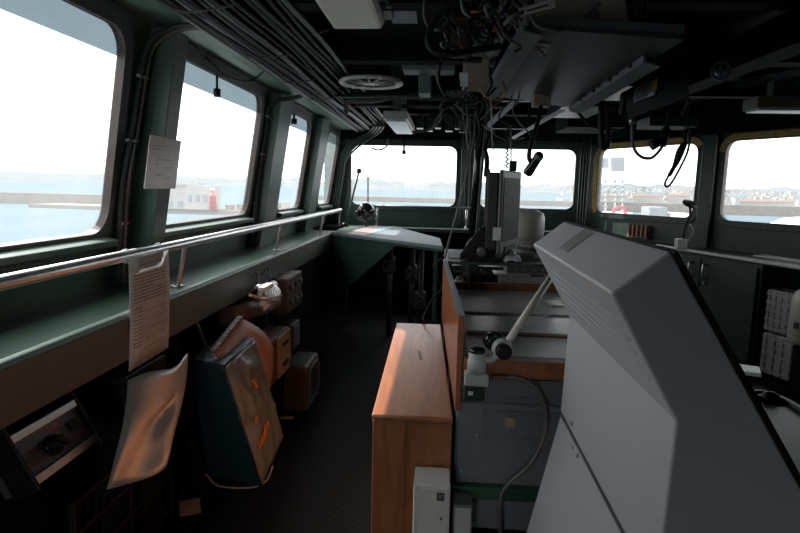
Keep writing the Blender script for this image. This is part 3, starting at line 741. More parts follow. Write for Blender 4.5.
# swing arm lamp clamp
la = thing('swing_arm', 'grey swing arm with black joint knobs clamped to the chart table front edge', 'arm', (.125, 2.03, .87))
px = .146
MB().box(px - .044, px + .044, 2.0, 2.058, .925, .975).build('clamp_block', GREYL, la, bevel=.006)
MB().box(px - .044, px + .032, 2.0, 2.045, .872, .923).build('clamp_plate', PCB, la, bevel=.003)
MB().box(px - .03, px - .012, 1.996, 2.002, .893, .908).build('terminal', CREAM, la, bevel=.002)
MB().lathe([(.036, 0), (.036, .04), (.033, .044), (.031, .07), (.026, .078)], (px, 2.03, .975)).build('column', GREYL, la)
MB().lathe([(.031, 0), (.030, .010), (.022, .016), (.012, .018)], (px, 2.03, 1.050)).build('column_cap', BLACKG, la)
k1 = at(494, 341, Y=2.06); k2 = at(503, 350, Y=2.0); tip = at(553, 274, Y=2.35)
MB().tube([(px + .02, 2.03, 1.02), (px + .06, 2.03, 1.03), k2 + V((0, .02, 0))], .015, 10).build('link', GREYL, la)
MB().lathe([(.02, -.03), (.036, -.025), (.038, 0), (.036, .015), (.02, .02)], k1, (.3, -1, .1), 18).build('knob', BLACKG, la)
MB().lathe([(.02, -.02), (.028, -.015), (.029, .01), (.026, .018), (.01, .022)], k2 + V((0, -.02, 0)), (.2, -1, .1), 18).build('knob', BLACK, la)
MB().lathe([(.036, -.02), (.038, 0), (.034, .02)], k2 + V((0, .015, 0)), (.2, -1, .1), 18).build('joint_hub', GREYL, la)
MB().tube([k2 + V((.01, .02, .01)), tip], .0145, 12).build('arm_tube', CREAM, la)
MB().box(px + .055, px + .105, 2.015, 2.04, .945, .965).build('connector', BROWN, la, bevel=.003)
MB().tube([(px + .1, 2.028, .955), (px + .15, 2.028, .957), (px + .22, 2.03, .92), (px + .262, 2.035, .84), (px + .265, 2.035, .74), (px + .22, 2.035, .62), (px + .13, 2.035, .52), (px + .11, 2.03, .44), (px + .12, 2.05, .3)], .008, 8).build('power_cable', CABG, la)

# ------------------------------------------------------------------ radar console
rc = thing('radar_console', 'large grey radar console seen from its back at right', 'console', (.6, 1.4, 0))
Y0, Y1 = 1.0, 1.87
prof = [(.302, 1.472), (.398, 1.55), (.775, .945), (.775, .90), (.425, .90), (.434, 1.24)]
MB().prism([(x, Y0, z) for x, z in prof], (0, Y1 - Y0, 0)).build('cabinet', CONS, rc, bevel=.006, segs=3)
lowp = [(.428, .897), (.66, .897), (.66, .0), (.20, .0), (.335, .44)]
lowp = [(.428, .897), (.775, .897), (.775, .02), (.243, .02)]
MB().prism([(x, Y0 + .002, z) for x, z in lowp], (0, Y1 - Y0 - .004, 0)).build('base_cabinet', CONS, rc, bevel=.005)
# black screen fascia on the operator side
f0, f1 = V((.398, 0, 1.55)), V((.772, 0, .95)); d_ = (f1 - f0).normalized(); nrm = V((-d_.z, 0, d_.x)); nrm = nrm if nrm.x > 0 else -nrm
fsc = MB().hexa([f0 + V((0, Y0 - .012, 0)), f0 + nrm * .008 + V((0, Y0 - .012, 0)), f1 + nrm * .008 + V((0, Y0 - .012, 0)), f1 + V((0, Y0 - .012, 0))],
          [f0 + V((0, Y1 + .012, 0)), f0 + nrm * .008 + V((0, Y1 + .012, 0)), f1 + nrm * .008 + V((0, Y1 + .012, 0)), f1 + V((0, Y1 + .012, 0))]).build('fascia', BLACK, rc, bevel=.004)
mid = (f0 + f1) / 2 + nrm * .009
MB().obox(mid + V((0, 1.43, 0)), (.62, .40, .004), (0, 1, 0), nrm).build('screen', SCREEN, fsc)
MB().box(.4215, .4285, Y0 + .004, Y1 - .004, .893, .9015).build('panel_seam', GREYD, rc)
# ventilation slots in the overhanging face
A, B_ = V((.302, 0, 1.472)), V((.434, 0, 1.24)); dd = (B_ - A); no = V((dd.z, 0, -dd.x)).normalized(); no = no if no.x < 0 else -no
b = MB()
for k in range(5):
    t = .30 + k * .11; b.obox(A + dd * t + no * .0006 + V((0, 1.40, 0)), (.70, .010, .0012), (0, 1, 0), no)
b.build('vent_slots', CONSL, rc)
# label on the sloped top
T0_, T1_ = V((.302, 0, 1.472)), V((.398, 0, 1.55)); td = (T1_ - T0_).normalized(); tn = V((-td.z, 0, td.x))
c0 = T0_.lerp(T1_, .6) + V((0, 1.52, 0))
rp = MB().obox(c0 + tn * .001, (.088, .115, .001), td, tn).build('rating_plate', LABEL, rc)
b = MB()
for k in range(5): b.obox(c0 + V((0, -.045 + .022 * k, 0)) + td * (.006 * (k % 2)) + tn * .0016, (.072 - .012 * (k % 2), .007 if k == 0 else .0025, .0006), td, tn)
b.build('plate_print', INK, rp)
for (y, z) in ((1.70, .93), (1.66, .87), (1.60, .875)):
    MB().cyl((.427, y, z), (.418, y, z), .007, seg=10).build('screw', ALU, rc)
# operator desk
MB().hexa([(.795, .99, .955), (1.04, .99, .955), (1.115, 1.10, .955), (1.115, 1.80, .955), (1.08, 1.87, .955), (.795, 1.87, .955)], [(.765, .99, .997), (1.04, .99, .997), (1.115, 1.10, .997), (1.115, 1.80, .997), (1.08, 1.87, .997), (.765, 1.87, .997)]).build('desk_top', GREYD, rc, bevel=.008)
b = MB(); b.bar((1.04, .99, 1.0), (1.115, 1.10, 1.0), .014, .014); b.bar((1.115, 1.10, 1.0), (1.115, 1.80, 1.0), .014, .014); b.bar((1.115, 1.80, 1.0), (1.08, 1.87, 1.0), .014, .014); b.bar((1.08, 1.87, 1.0), (.76, 1.87, 1.0), .014, .014)
b.build('desk_rim', GREYM, rc)
p = at(771, 398, Z=1.0); tw = MB().lathe([(.055, -.001), (.052, .004), (.03, .004), (.02, .006)], (p.x, p.y, .998)).build('trackball_well', BLACKG, rc); MB().ball((p.x, p.y, .992), .03).build('trackball', BLACK, tw)
MB().box(.80, .90, 1.1, 1.8, .0, .956).build('desk_support', GREYD, rc)
p = at(745, 371, Z=1.005); MB().box(1.0, 1.13, 1.91, 2.05, 0, .99).build('side_stand', CEIL, label='black stand just beyond the console desk', cat='stand', bevel=.01)
nb = MB().obox((p.x + .02, p.y + .03, 1.0), (.09, .10, .014), (1, -.45, 0)).build('white_pad', WHITE, label='white paper pad on the black stand beyond the console desk', cat='notepad', bevel=.003)

# ------------------------------------------------------------------ equipment bench behind the chart table
eb = thing('equipment_bench', 'low dark green equipment bench behind the chart table', 'bench', (.5, 4.2, 0))
MB().box(.03, 1.6, 4.0, 5.1, 1.05, 1.10).build('top', GREEND, eb, bevel=.006)
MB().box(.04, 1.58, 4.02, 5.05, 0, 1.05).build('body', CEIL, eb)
MB().box(.09, 1.0, 3.74, 4.02, .93, .985).build('shelf', GREYM, eb)
MB().box(.05, .17, 3.56, 4.0, 1.206, 1.209).build('blue_blotter', BLUE, label='pale blue sheet on the shelf beside the black pole', cat='sheet')
rx = thing('receiver_unit', 'flat grey receiver unit stacked on the recorder below the monitor shelf', 'receiver', (.6, 3.85, 1.092))
MB().box(.44, .76, 3.75, 3.93, 1.092, 1.15).build('body', GREYL, rx, bevel=.005); rfp = MB().box(.45, .75, 3.745, 3.75, 1.10, 1.142).build('front_panel', GREYM, rx)
for k in range(4): MB().cyl((.50 + .06 * k, 3.745, 1.122), (.50 + .06 * k, 3.737, 1.122), .008, seg=8).build('button', ALU, rfp)
ry = thing('recorder_unit', 'grey recorder with a silver lip standing at the back of the table', 'recorder', (.55, 3.85, .985))
MB().box(.40, .72, 3.745, 3.93, .986, 1.078).build('body', GREYL, ry, bevel=.006); MB().box(.36, .60, 3.742, 3.90, 1.079, 1.091).build('lid', WHITE, ry, bevel=.003)
MB().box(.74, .86, 3.80, 3.83, .986, 1.06).build('blue_display_card', CHART, label='pale blue printed card standing at the back of the chart table', cat='card')
MB().box(.88, .98, 3.80, 3.83, .986, 1.05).build('blue_dark_card', mat('blue_card', (.05, .08, .16), .4), label='dark blue card at the back of the table near the console', cat='card')
for k in range(20):
    x = .12 + random.random() * .22; y = 3.77 + random.random() * .16
    pts = [(x, y, 1.0)]
    for j in range(4): pts.append((min(.35, max(.1, x + random.uniform(-.09, .09))), min(3.93, max(3.76, y + random.uniform(-.07, .07))), 1.0 + random.random() * .09))
    cable('coiled_cable', pts, random.choice((.006, .008, .005)), random.choice((RUBBER, RUBBER, RUBBER, CABW)), 'tangled thin cable in the heap at the back left of the chart table', group='tangled cables behind the chart table')
MB().box(.12, .34, 3.77, 3.93, .986, .991).build('white_paper', PAPER, label='white paper under the tangled cables behind the chart table', cat='paper')

# monitor
mo = thing('monitor', 'dark monitor seen nearly edge on on a black stand', 'monitor', (.38, 3.65, 1.15))
a0, a1 = V((.352, 3.4, 0)), V((.516, 3.8, 0)); sd = (a1 - a0).normalized(); sn = V((sd.y, -sd.x, 0))
def mbox(t0, t1, n0, n1, z0, z1):
    return [a0 + sd * t + sn * n + V((0, 0, z)) for (t, n, z) in ((t0, n0, z0), (t1, n0, z0), (t1, n1, z0), (t0, n1, z0))], [a0 + sd * t + sn * n + V((0, 0, z)) for (t, n, z) in ((t0, n0, z1), (t1, n0, z1), (t1, n1, z1), (t0, n1, z1))]
bzl = MB().hexa(*mbox(0, .43, -.022, 0, 1.255, 1.765)).build('bezel', GREYD, mo, bevel=.008)
MB().hexa(*mbox(.03, .40, 0, .004, 1.33, 1.72)).build('screen', SCREEN, bzl)
MB().hexa(*mbox(.10, .33, .003, .008, 1.27, 1.30)).build('button_row', BLACK, bzl)
MB().hexa(*mbox(.01, .42, -.10, -.022, 1.27, 1.75)).build('rear_shell', BLACK, mo, bevel=.012)
MB().hexa(*mbox(.05, .38, -.125, -.10, 1.28, 1.73)).build('rear_cover', BLACK, mo, bevel=.01)
MB().hexa(*mbox(.04, .07, -.125, -.10, 1.735, 1.77)).build('top_bracket', BLACK, mo)
w0 = a0 + sd * .02 - sn * .10
MB().prism([w0 + V((.06, 0, 1.21)), w0 + V((-.15, .03, 1.21)), w0 + V((-.15, .03, 1.245)), w0 + V((-.03, 0, 1.42)), w0 + V((.06, 0, 1.42))], sd * .28).build('stand_cheek', BLACK, mo, bevel=.004)
c = at(497, 234, Y=3.40); MB().obox((c.x, 3.405, c.z), (.048, .006, .078)).build('white_label', WHITE, mo)
c = at(482, 252, Y=3.42); MB().lathe([(.03, 0), (.03, .02), (.018, .026)], (c.x, 3.44, c.z), (0, -1, 0)).build('tilt_knob', GREYD, mo)
MB().box(.16, .365, 3.43, 3.75, 1.206, 1.225).build('foot', BLACK, mo, bevel=.004)
MB().tube([at(486, 176, Y=3.6), at(487, 160, Y=3.65), at(485, 148, Y=3.7), at(489, 136, Y=3.75)], .016, 8).build('signal_cable', RUBBER, mo)
ms = thing('monitor_shelf', 'dark green shelf carrying the monitor stand above the chart table back', 'shelf', (.4, 3.7, .985))
MB().box(.045, .80, 3.42, 4.02, 1.187, 1.205).build('board', GREEND, ms, bevel=.003)
for x in (.055, .77): MB().box(x, x + .025, 3.95, 3.98, 0, 1.187).build('support', BLACK, ms)
# white dome
dm = thing('white_dome', 'off white round dome housing behind the monitor', 'dome', (.70, 4.85, 1.1))
MB().lathe([(.13, 0), (.17, .01), (.195, .06), (.20, .1)], (.675, 4.85, 1.105), seg=32).build('lower_bowl', CREAM, dm)
MB().lathe([(.2, 0), (.208, .005), (.208, .02), (.2, .025)], (.675, 4.85, 1.206), seg=32).build('rim_band', GREYL, dm)
MB().lathe([(.19, 0), (.195, .06), (.195, .18), (.18, .225), (.12, .255), (.01, .265)], (.675, 4.85, 1.232), seg=32).build('upper_dome', CREAM, dm)
# keyboard and bag
kb = thing('keyboard', 'dark keypad tilted on the bench beside the monitor', 'keyboard', (.62, 3.9, 1.206))
c = at(530, 253, Y=3.85); kd = V((.30, -.9, -.3)).normalized()
kc = MB().obox((c.x, 3.90, 1.245), (.30, .13, .02), (-.45, .85, .0), (.25, -.2, 1)).build('case', BLACK, kb, bevel=.004)
b = MB(); uu = V((-.45, .85, 0)).normalized(); ww = V((.25, -.2, 1)); ww = (ww - uu * ww.dot(uu)).normalized(); vv = ww.cross(uu)
for i in range(8):
    for j in range(3): b.obox(V((c.x, 3.90, 1.245)) + uu * (-.12 + .034 * i) + vv * (-.04 + .038 * j) + ww * .013, (.022, .024, .008), uu, ww)
b.build('keys', GREYM, kc)
g = []
for i in range(9):
    row = []
    for j in range(9):
        u, v = i / 8, j / 8; p = V((.375 + .12 * u, 3.46 + .12 * v, 1.209 + .055 * math.sin(math.pi * u) * math.sin(math.pi * v)))
        row.append(p + V((0, 0, .03)) * noise.noise(p * 30))
    g.append(row)
MB().sheet(g, .003).build('plastic_bag', CLEARB, label='crumpled clear white plastic bag beside the monitor foot', cat='bag')

# black pole and cables next to it
po = thing('stanchion_pole', 'black vertical pole rising from the bench to the overhead', 'pole', (.215, 4.1, 1.1))
MB().tube([(.212, 4.1, 1.10), (.268, 4.1, 2.50)], .026, 14).build('shaft', BLACKG, po); MB().cyl((.212, 4.1, 1.101), (.212, 4.1, 1.115), .07).build('base_flange', BLACK, po)
MB().cyl((.268, 4.1, 2.50), (.27, 4.1, 2.62), .06).build('top_socket', BLACK, po)
cable('pole_cable', [(.30, 4.08, 2.48), (.285, 4.06, 2.1), (.262, 4.06, 1.6), (.24, 4.05, 1.13)], .010, CABB, 'thin green cable running down along the right of the black pole')
cable('pole_cable', [(.16, 4.1, 2.45), (.12, 4.05, 2.2), (.17, 4.02, 1.9), (.13, 3.9, 1.6), (.05, 3.75, 1.30), (.02, 3.73, 1.2)], .005, CABG, 'thin pale cable sloping down left of the black pole to the side board')
cable('pole_cable', [(.215, 4.06, 2.3), (.19, 4.0, 1.9), (.10, 3.9, 1.5), (.03, 3.78, 1.18)], .005, CABG, 'thin grey cable crossing diagonally in front of the forward window post')
cable('bench_cable', [at(466, 305, Y=3.7), at(470, 285, Y=3.7), at(466, 262, Y=3.74), at(468, 244, Y=3.75), at(478, 236, Y=3.78)], .011, CABG, 'grey curved cable falling over the bench front left of the monitor')
cable('side_cable', [at(442, 258, Y=3.76), at(434, 266, Y=3.76), at(437, 278, Y=3.76), at(442, 288, Y=3.76), at(432, 300, Y=3.7), at(423, 318, Y=3.6), at(425, 321, Y=3.56)], .006, RUBBER, 'grey cable dangling outside the wooden side board of the chart table')

# ------------------------------------------------------------------ right cabinet and counter
cb = thing('side_cabinet', 'dark green cabinet with two doors below the right windows', 'cabinet', (2.8, 5.9, 0))
c0_, c1_ = V((2.42, 6.72, 0)), V((2.917, 5.31, 0)); c2_ = V((3.2, 4.45, 0))
W0, W1 = RW.p(.95, 0, .01), RW.p(3.72, 0, .01)
def lp(z): return [V((c0_.x, c0_.y, z)), V((c2_.x, c2_.y, z)), V((W1.x, W1.y, z)), V((W0.x, W0.y, z))]
MB().hexa(lp(1.02), lp(1.055)).build('counter_top', GREEND, cb, bevel=.004)
fd = (c2_ - c0_).normalized(); fnn = V((-fd.y, fd.x, 0)); fnn = fnn if fnn.x < 0 else -fnn
b = MB(); b.bar(c0_ + V((0, 0, 1.045)) + fnn * .004, c2_ + V((0, 0, 1.045)) + fnn * .004, .012, .03); b.build('edge_strip', ALU, cb, bevel=.004)
i0 = c0_ - fnn * .03; i1 = c1_ - fnn * .03; Wm = RW.p(2.75, 0, .02); W00 = RW.p(.98, 0, .02)
MB().hexa([V((p.x, p.y, 0)) for p in (i0, i1, Wm, W00)], [V((p.x, p.y, 1.02)) for p in (i0, i1, Wm, W00)]).build('carcass', GREEND, cb)
Ld = (c1_ - c0_).length
for (s0, s1, hs) in ((.02, .79, .69), (.81, 1.47, .88)):
    pl = c0_ + fd * ((s0 + s1) / 2) - fnn * .018
    dr = MB().obox((pl.x, pl.y, .53), (s1 - s0, .022, .90), fd).build('door', GREEND, cb, bevel=.004)
    h = c0_ + fd * hs + fnn * .0
    hd = MB().tube([h + V((0, 0, .93)) - fnn * .008, h + fnn * .035 + V((0, 0, .92)), h + fnn * .035 + V((0, 0, .80)), h + V((0, 0, .79)) - fnn * .008], .014, 8, 4).build('handle', STEEL, dr)
    if hs > .8: MB().cyl(h + V((0, 0, .74)) - fnn * .008, h + fnn * .015 + V((0, 0, .74)), .016, seg=12).build('lock', STEEL, dr)
# open rack with crates
q0 = c1_ + fd * .05 - fnn * .06
def crate(z0, z1, label, w=.42):
    t = thing('plastic_crate', label, 'crate', (q0.x + .1, q0.y - .2, z0), 'grey crates in the rack by the right wall')
    c = q0 + fd * (w / 2 + .0) - fnn * .10
    MB().obox((c.x, c.y, (z0 + z1) / 2), (w, .20, z1 - z0), fd).build('shell', GREYL, t, bevel=.012)
    b = MB()
    for k in range(5): b.obox(c + fd * (-w / 2 + w * (k + .5) / 5) + fnn * .104 + V((0, 0, (z0 + z1) / 2)), (.016, .014, (z1 - z0) * .94), fd)
    for k in range(5): b.obox(c + fnn * .104 + V((0, 0, z0 + (z1 - z0) * (k + .5) / 5)), (w * .95, .018, .022), fd)
    b.build('ribs', GREYL, t)
    for s in (-.25, .25): MB().obox(c + fd * w * s + fnn * .09 + V((0, 0, z1 + .006)), (.05, .02, .014), fd).build('clip', GREYD, t)
    return t
crate(.02, .40, 'lower grey ribbed plastic crate in the rack by the right wall')
crate(.418, .80, 'upper grey ribbed plastic crate in the rack by the right wall', .30)
wp = at(792, 310, X=2.95)
wr_ = thing('white_canister', 'off white rounded canister beside the upper crate at the right edge', 'canister', (wp.x, wp.y, .42))
c = q0 + fd * .47 + fnn * .05
MB().lathe([(.13, 0), (.145, .02), (.145, .34), (.13, .42), (.08, .47), (.04, .48)], (c.x, c.y, .42), seg=28).build('body', CREAM, wr_)
MB().cyl((c.x, c.y, .90), (c.x, c.y, .93), .045).build('cap', GREYD, wr_)
MB().obox(c + fnn * .14 + V((0, 0, .58)), (.05, .02, .06), fd).build('dark_mark', GREYD, wr_, bevel=.01)
pd = c - fnn * .05; MB().obox((pd.x + .03, pd.y - .12, .2), (.34, .26, .40), fd).build('rack_base', BLACK, label='black base carrying the white canister by the right wall', cat='base')
# papers on counter
p = at(780, 259, Z=1.06); MB().obox((p.x + .05, p.y, 1.062), (.55, .16, .012), fd).build('paper_stack', PAPER, label='long white paper stack on the counter below the far right window', cat='paper')
# wooden rack and microphone
wk = thing('pen_rack', 'small slanted brown wooden rack below the ochre framed window', 'rack', (2.6, 6.9, 1.06))
o = RW.p(.95, .15, .03)
for k in range(5):
    o2 = RW.p(.86 + .065 * k, .17, .05); MB().obox(o2, (.02, .07, .15), RW.U, V((.12, -.2, 1))).build('slat', LEATHER, wk)
MB().obox(RW.p(.99, .10, .045), (.32, .08, .015), RW.U).build('bottom_board', BROWN, wk); MB().obox(RW.p(.99, .17, .015), (.32, .015, .15), RW.U).build('back_board', BROWN, wk)
mi = thing('gooseneck_microphone', 'gooseneck microphone with a ring head on the counter corner', 'microphone', (2.56, 6.25, 1.055))
c = at(681, 241, Y=6.25); MB().box(c.x - .05, c.x + .05, 6.2, 6.3, 1.056, 1.16).build('base', GREYL, mi, bevel=.006)
MB().tube([(c.x + .02, 6.25, 1.16), (c.x + .03, 6.25, 1.28), (c.x + .07, 6.25, 1.42), at(690, 206, Y=6.2)], .012, 8).build('gooseneck', RUBBER, mi)
MB().lathe([(.03, -.012), (.075, -.01), (.08, 0), (.075, .012), (.03, .014)], at(690, 204, Y=6.2), (.2, -.5, 1)).build('head', BLACK, mi)
MB().tube([(c.x + .07, 6.24, 1.14), (c.x + .10, 6.22, 1.24), (c.x + .06, 6.22, 1.32), (c.x + .09, 6.24, 1.20)], .009, 6).build('white_cord', CABW, mi)

# ------------------------------------------------------------------ overhead
# main cable run along the left
for k in range(11):
    x = -1.13 + .038 * k + random.uniform(-.006, .006); z = 2.395 + .010 * k + random.uniform(0, .02); r = random.choice((.012, .015, .018, .010))
    pts = [(x + random.uniform(-.012, .012), y, z + random.uniform(-.012, .012)) for y in (-1.5, .5, 1.8, 2.6, 3.4, 4.2, 5.2, 6.2, 7.2, 7.8)]
    cable('run_cable', pts, r, random.choice((RUBBER, CABB, RUBBER, RUBBER, CABB)), 'cable in the long overhead bundle above the left windows', group='overhead cable bundle along the left windows', n=3)
MB().tube([(-1.165, -1.8, 2.39), (-1.165, 7.6, 2.39)], .022, 10).build('conduit_pipe', CABB, label='dark green conduit pipe along the edge of the left soffit', cat='conduit')
for k, y in enumerate((.8, 1.7, 2.6, 3.5, 4.4, 5.3, 6.2, 7.0)):
    MB().bar((-1.17, y, 2.445), (-.72, y, 2.58), .03, .006).build('cable_hanger', BLACK, label='dark metal strap hanger under the left overhead cable bundle', cat='hanger', group='strap hangers of the overhead cable bundle')
for k in range(5):
    y = 1.6 + k * .8; s = random.uniform(.1, .3)
    cable('tie_wire', [(-1.165, y, 2.39), (-1.13, y + s * .3, 2.37), (-1.03, y + s * .6, 2.385), (-.92, y + s, 2.42)], .005, CABG, 'thin loose tie wire under the left overhead cable bundle', group='tie wires on the overhead cable bundle')
# pillar conduits
def on_wall(y, z, n): return LW.p(y, (z - 1.12) * kz, n)
for k, (dy, cm) in enumerate(((0, CABB), (.045, CABG))):
    pts = [on_wall(2.62 + dy, 1.15, .05), on_wall(2.60 + dy, 1.6, .03), on_wall(2.63 + dy, 1.9, .03), on_wall(2.66 + dy, 2.2, .03), on_wall(2.68 + dy, 2.32, .05), V((-1.30, 2.72 + dy, 2.385)), V((-1.17, 2.74 + dy, 2.40))]
    cd = cable('pillar_conduit', pts, .013, cm, 'painted conduit pair climbing beside the nearest left pillar', cat='conduit', group='conduits beside the nearest left pillar')
    for z in (1.45, 1.85, 2.15): MB().obox(on_wall(2.62 + dy + (.03 if z > 2 else 0), z, .032), (.05, .012, .012), (0, 1, 0)).build('clip', WHITE, cd)
for k, dy in enumerate((0, .05)):
    pts = [on_wall(4.56 + dy, 1.15, .05), on_wall(4.56 + dy, 1.7, .03), on_wall(4.57 + dy, 2.1, .03), on_wall(4.55 + dy, 2.3, .05), V((-1.2, 4.7 + dy, 2.38))]
    cd = cable('pillar_conduit', pts, .013, CABB, 'painted conduit pair on the far side of the second left window', cat='conduit', group='conduits beside the second left window')
    for z in (1.5, 1.9, 2.2): MB().obox(on_wall(4.565 + dy, z, .032), (.05, .012, .012), (0, 1, 0)).build('clip', WHITE, cd)
for k in range(4):
    pts = [on_wall(7.86, 1.15, .03 + .035 * k), on_wall(7.86, 1.8, .03 + .035 * k), on_wall(7.86, 2.05, .04 + .035 * k), V((-1.25 + .05 * k, 7.84, 2.26)), V((-1.05 + .05 * k, 7.80, 2.38)), V((-.9 + .04 * k, 7.4, 2.44))]
    cable('corner_conduit', pts, .014, CABB, 'dark green conduit bending round the forward left corner', cat='conduit', group='conduits in the forward left corner')
for k in range(4):
    x = .255 + .05 * k; cable('post_conduit', [(x, 7.86, 1.095), (x, 7.86, 1.8), (x + random.uniform(-.02, .02), 7.85, 2.42)], .014, random.choice((CABB, CABG)), 'conduit running up the post between the two forward windows', cat='conduit', group='conduits between the forward windows')
for k in range(4):
    x = 1.86 + .03 * k; cable('post_conduit', [(x, 7.9 - .03 * k, 1.095), (x, 7.9 - .03 * k, 1.8), (x, 7.88 - .03 * k, 2.42)], .013, CABB, 'conduit running up the post right of the second forward window', cat='conduit', group='conduits right of the forward windows')
# wipers
for (p, q_, lbl) in (((217, 68), (217, 92), 'short wiper knob hanging at the top of the second left window'),):
    w = thing('wiper_handle', lbl, 'wiper', at(*p, X=-1.43)); a, c = at(*p, X=-1.43), at(*q_, X=-1.44)
    MB().tube([a, c], .008, 8).build('shaft', BLACK, w); MB().cyl(c + V((0, 0, .02)), c - V((0, 0, .03)), .022, seg=12).build('knob', BLACK, w)
w = thing('wiper_handle', 'short wiper knob hanging at the top of the forward left window', 'wiper', at(404, 141, Y=7.9)); a, c = at(404, 141, Y=7.9), at(404, 152, Y=7.9)
MB().tube([a, c], .014, 8).build('shaft', BLACK, w); MB().cyl(c + V((0, 0, .02)), c - V((0, 0, .03)), .028, seg=12).build('knob', BLACK, w)
w = thing('wiper_handle', 'tiny wiper knob at the top of the third left window', 'wiper', at(294, 112, X=-1.44)); a, c = at(294, 112, X=-1.44), at(294, 121, X=-1.44)
MB().tube([a, c], .012, 8).build('shaft', BLACK, w); MB().cyl(c + V((0, 0, .02)), c - V((0, 0, .03)), .03, seg=12).build('knob', BLACK, w)
wv = MB().tube([at(368, 146, Y=7.93), at(368, 204, Y=7.93)], .009, 8).build('window_wiper', GREYD, label='thin upright wiper rod across the forward left window', cat='wiper')
cable('window_lead', [at(205, 56, X=-1.42), at(225, 76, X=-1.36), at(248, 81, X=-1.34), at(262, 73, X=-1.25), at(265, 66, X=-1.18)], .007, RUBBER, 'thin black lead sagging over the second left window header')

# ceiling lamps
l1 = thing('ceiling_light', 'large cream ceiling light with a rectangular diffuser at top centre left', 'light', (-.47, 2.4, 2.45))
MB().prism([(-.59, 1.9, 2.455), (-.345, 1.9, 2.455), (-.32, 1.9, 2.50), (-.60, 1.9, 2.50)], (0, 1.12, 0)).build('diffuser', DIFF, l1, bevel=.01)
MB().box(-.60, -.28, 1.88, 3.04, 2.505, 2.56).build('housing', GREYM, l1, bevel=.004); MB().box(-.5, -.4, 2.0, 2.8, 2.56, 2.628).build('bracket', GREYD, l1)
MB().tube([(-.30, 2.55, 2.5), (-.26, 2.6, 2.45), (-.28, 2.68, 2.47), (-.3, 2.66, 2.52)], .010, 6).build('catch', BLACK, l1)
vt = thing('ceiling_vent', 'round white rimmed ceiling vent over the aisle', 'vent', (-.59, 4.53, 2.45))
MB().lathe([(.20, 0), (.245, -.012), (.255, .0), (.245, .02), (.20, .02)], (-.59, 4.53, 2.455), seg=40).build('rim', CREAM, vt)
MB().lathe([(.20, 0), (.20, .03), (.12, .03)], (-.59, 4.53, 2.455), seg=40).build('bowl', BROWNG, vt)
b = MB()
for k in range(12):
    a = k * math.pi / 6; b.bar((-.59 + .05 * math.cos(a), 4.53 + .05 * math.sin(a), 2.452), (-.59 + .2 * math.cos(a), 4.53 + .2 * math.sin(a), 2.456), .010, .004)
b.build('spokes', CREAM, vt); MB().lathe([(.05, 0), (.06, -.008), (.05, -.012)], (-.59, 4.53, 2.455)).build('hub', CREAM, vt)
MB().cyl((-.59, 4.53, 2.486), (-.59, 4.53, 2.628), .16, seg=24).build('neck', CEIL, vt)
l2 = thing('ceiling_light', 'small box light with a bright underside above the forward left window', 'light', (-.47, 6.0, 2.3))
MB().box(-.60, -.36, 5.55, 6.9, 2.30, 2.38).build('housing', CREAM, l2, bevel=.008); MB().box(-.58, -.38, 5.58, 6.88, 2.282, 2.302).build('diffuser', WHITE, l2, bevel=.006); MB().box(-.52, -.44, 5.7, 6.6, 2.38, 2.628).build('bracket', GREYD, l2)
l3 = thing('ceiling_light', 'box light with a pale underside near the far right window', 'light', (2.7, 4.9, 2.3))
MB().box(2.45, 3.2, 4.75, 4.98, 2.33, 2.42).build('housing', TAN, l3, bevel=.008); MB().box(2.47, 3.18, 4.77, 4.96, 2.312, 2.332).build('diffuser', WHITE, l3, bevel=.006); MB().box(2.6, 3.0, 4.83, 4.92, 2.42, 2.628).build('bracket', GREYD, l3)
# ducts, pipes
du = thing('air_duct', 'grey green air duct section across the overhead right of the vent', 'duct', (-.15, 4.2, 2.4))
MB().box(-.32, .06, 4.20, 4.40, 2.49, 2.628).build('cross_piece', DUCT, du, bevel=.01); MB().box(-.21, -.12, 4.40, 4.62, 2.36, 2.58).build('drop_leg', DUCT, du, bevel=.008)
MB().box(-.31, -.17, 1.4, 3.3, 2.56, 2.628).build('grey_channel', DUCT, label='flat grey green channel on the ceiling right of the large light', cat='channel')
MB().box(-.16, .02, 1.4, 2.7, 2.53, 2.628).build('dark_channel', TRAY, label='broad dark channel on the ceiling left of the cable tangle', cat='channel')
for k, (y, z) in enumerate(((5.0, 2.43), (5.15, 2.47), (5.8, 2.46))):
    MB().tube([(-.95, y, z), (.6, y, z)], .02, 8).build('cross_pipe', CABB, label='dark green pipe crossing the overhead before the forward windows', cat='pipe', group='cross pipes in the overhead')
cable('bent_conduit', [(-.92, 5.3, 2.30), (-.92, 5.3, 2.40), (-.88, 5.3, 2.43), (-.6, 5.3, 2.44), (-.5, 5.32, 2.5), (-.48, 5.34, 2.628)], .022, CABG, 'grey bent conduit end left of the small box light', cat='conduit')
for k in range(5):
    x = -.35 + .12 * k + random.uniform(-.02, .02); w = random.uniform(.05, .1)
    MB().box(x, x + w, 6.9, 7.1, 2.33 + random.uniform(0, .08), 2.628).build('overhead_unit', random.choice((GREYD, TRAY, GREYM)), label='small dark terminal unit on the ceiling over the forward window', cat='terminal unit', group='terminal units over the forward window', bevel=.006)
MB().box(.16, .28, 6.3, 6.42, 2.26, 2.40).build('gauge_box', GREYD, label='small grey gauge box on the ceiling by the post between the forward windows', cat='gauge', bevel=.01)
MB().box(.19, .25, 6.33, 6.39, 2.40, 2.628).build('gauge_hanger', BLACK, label='black hanger above the gauge box by the window post', cat='hanger')

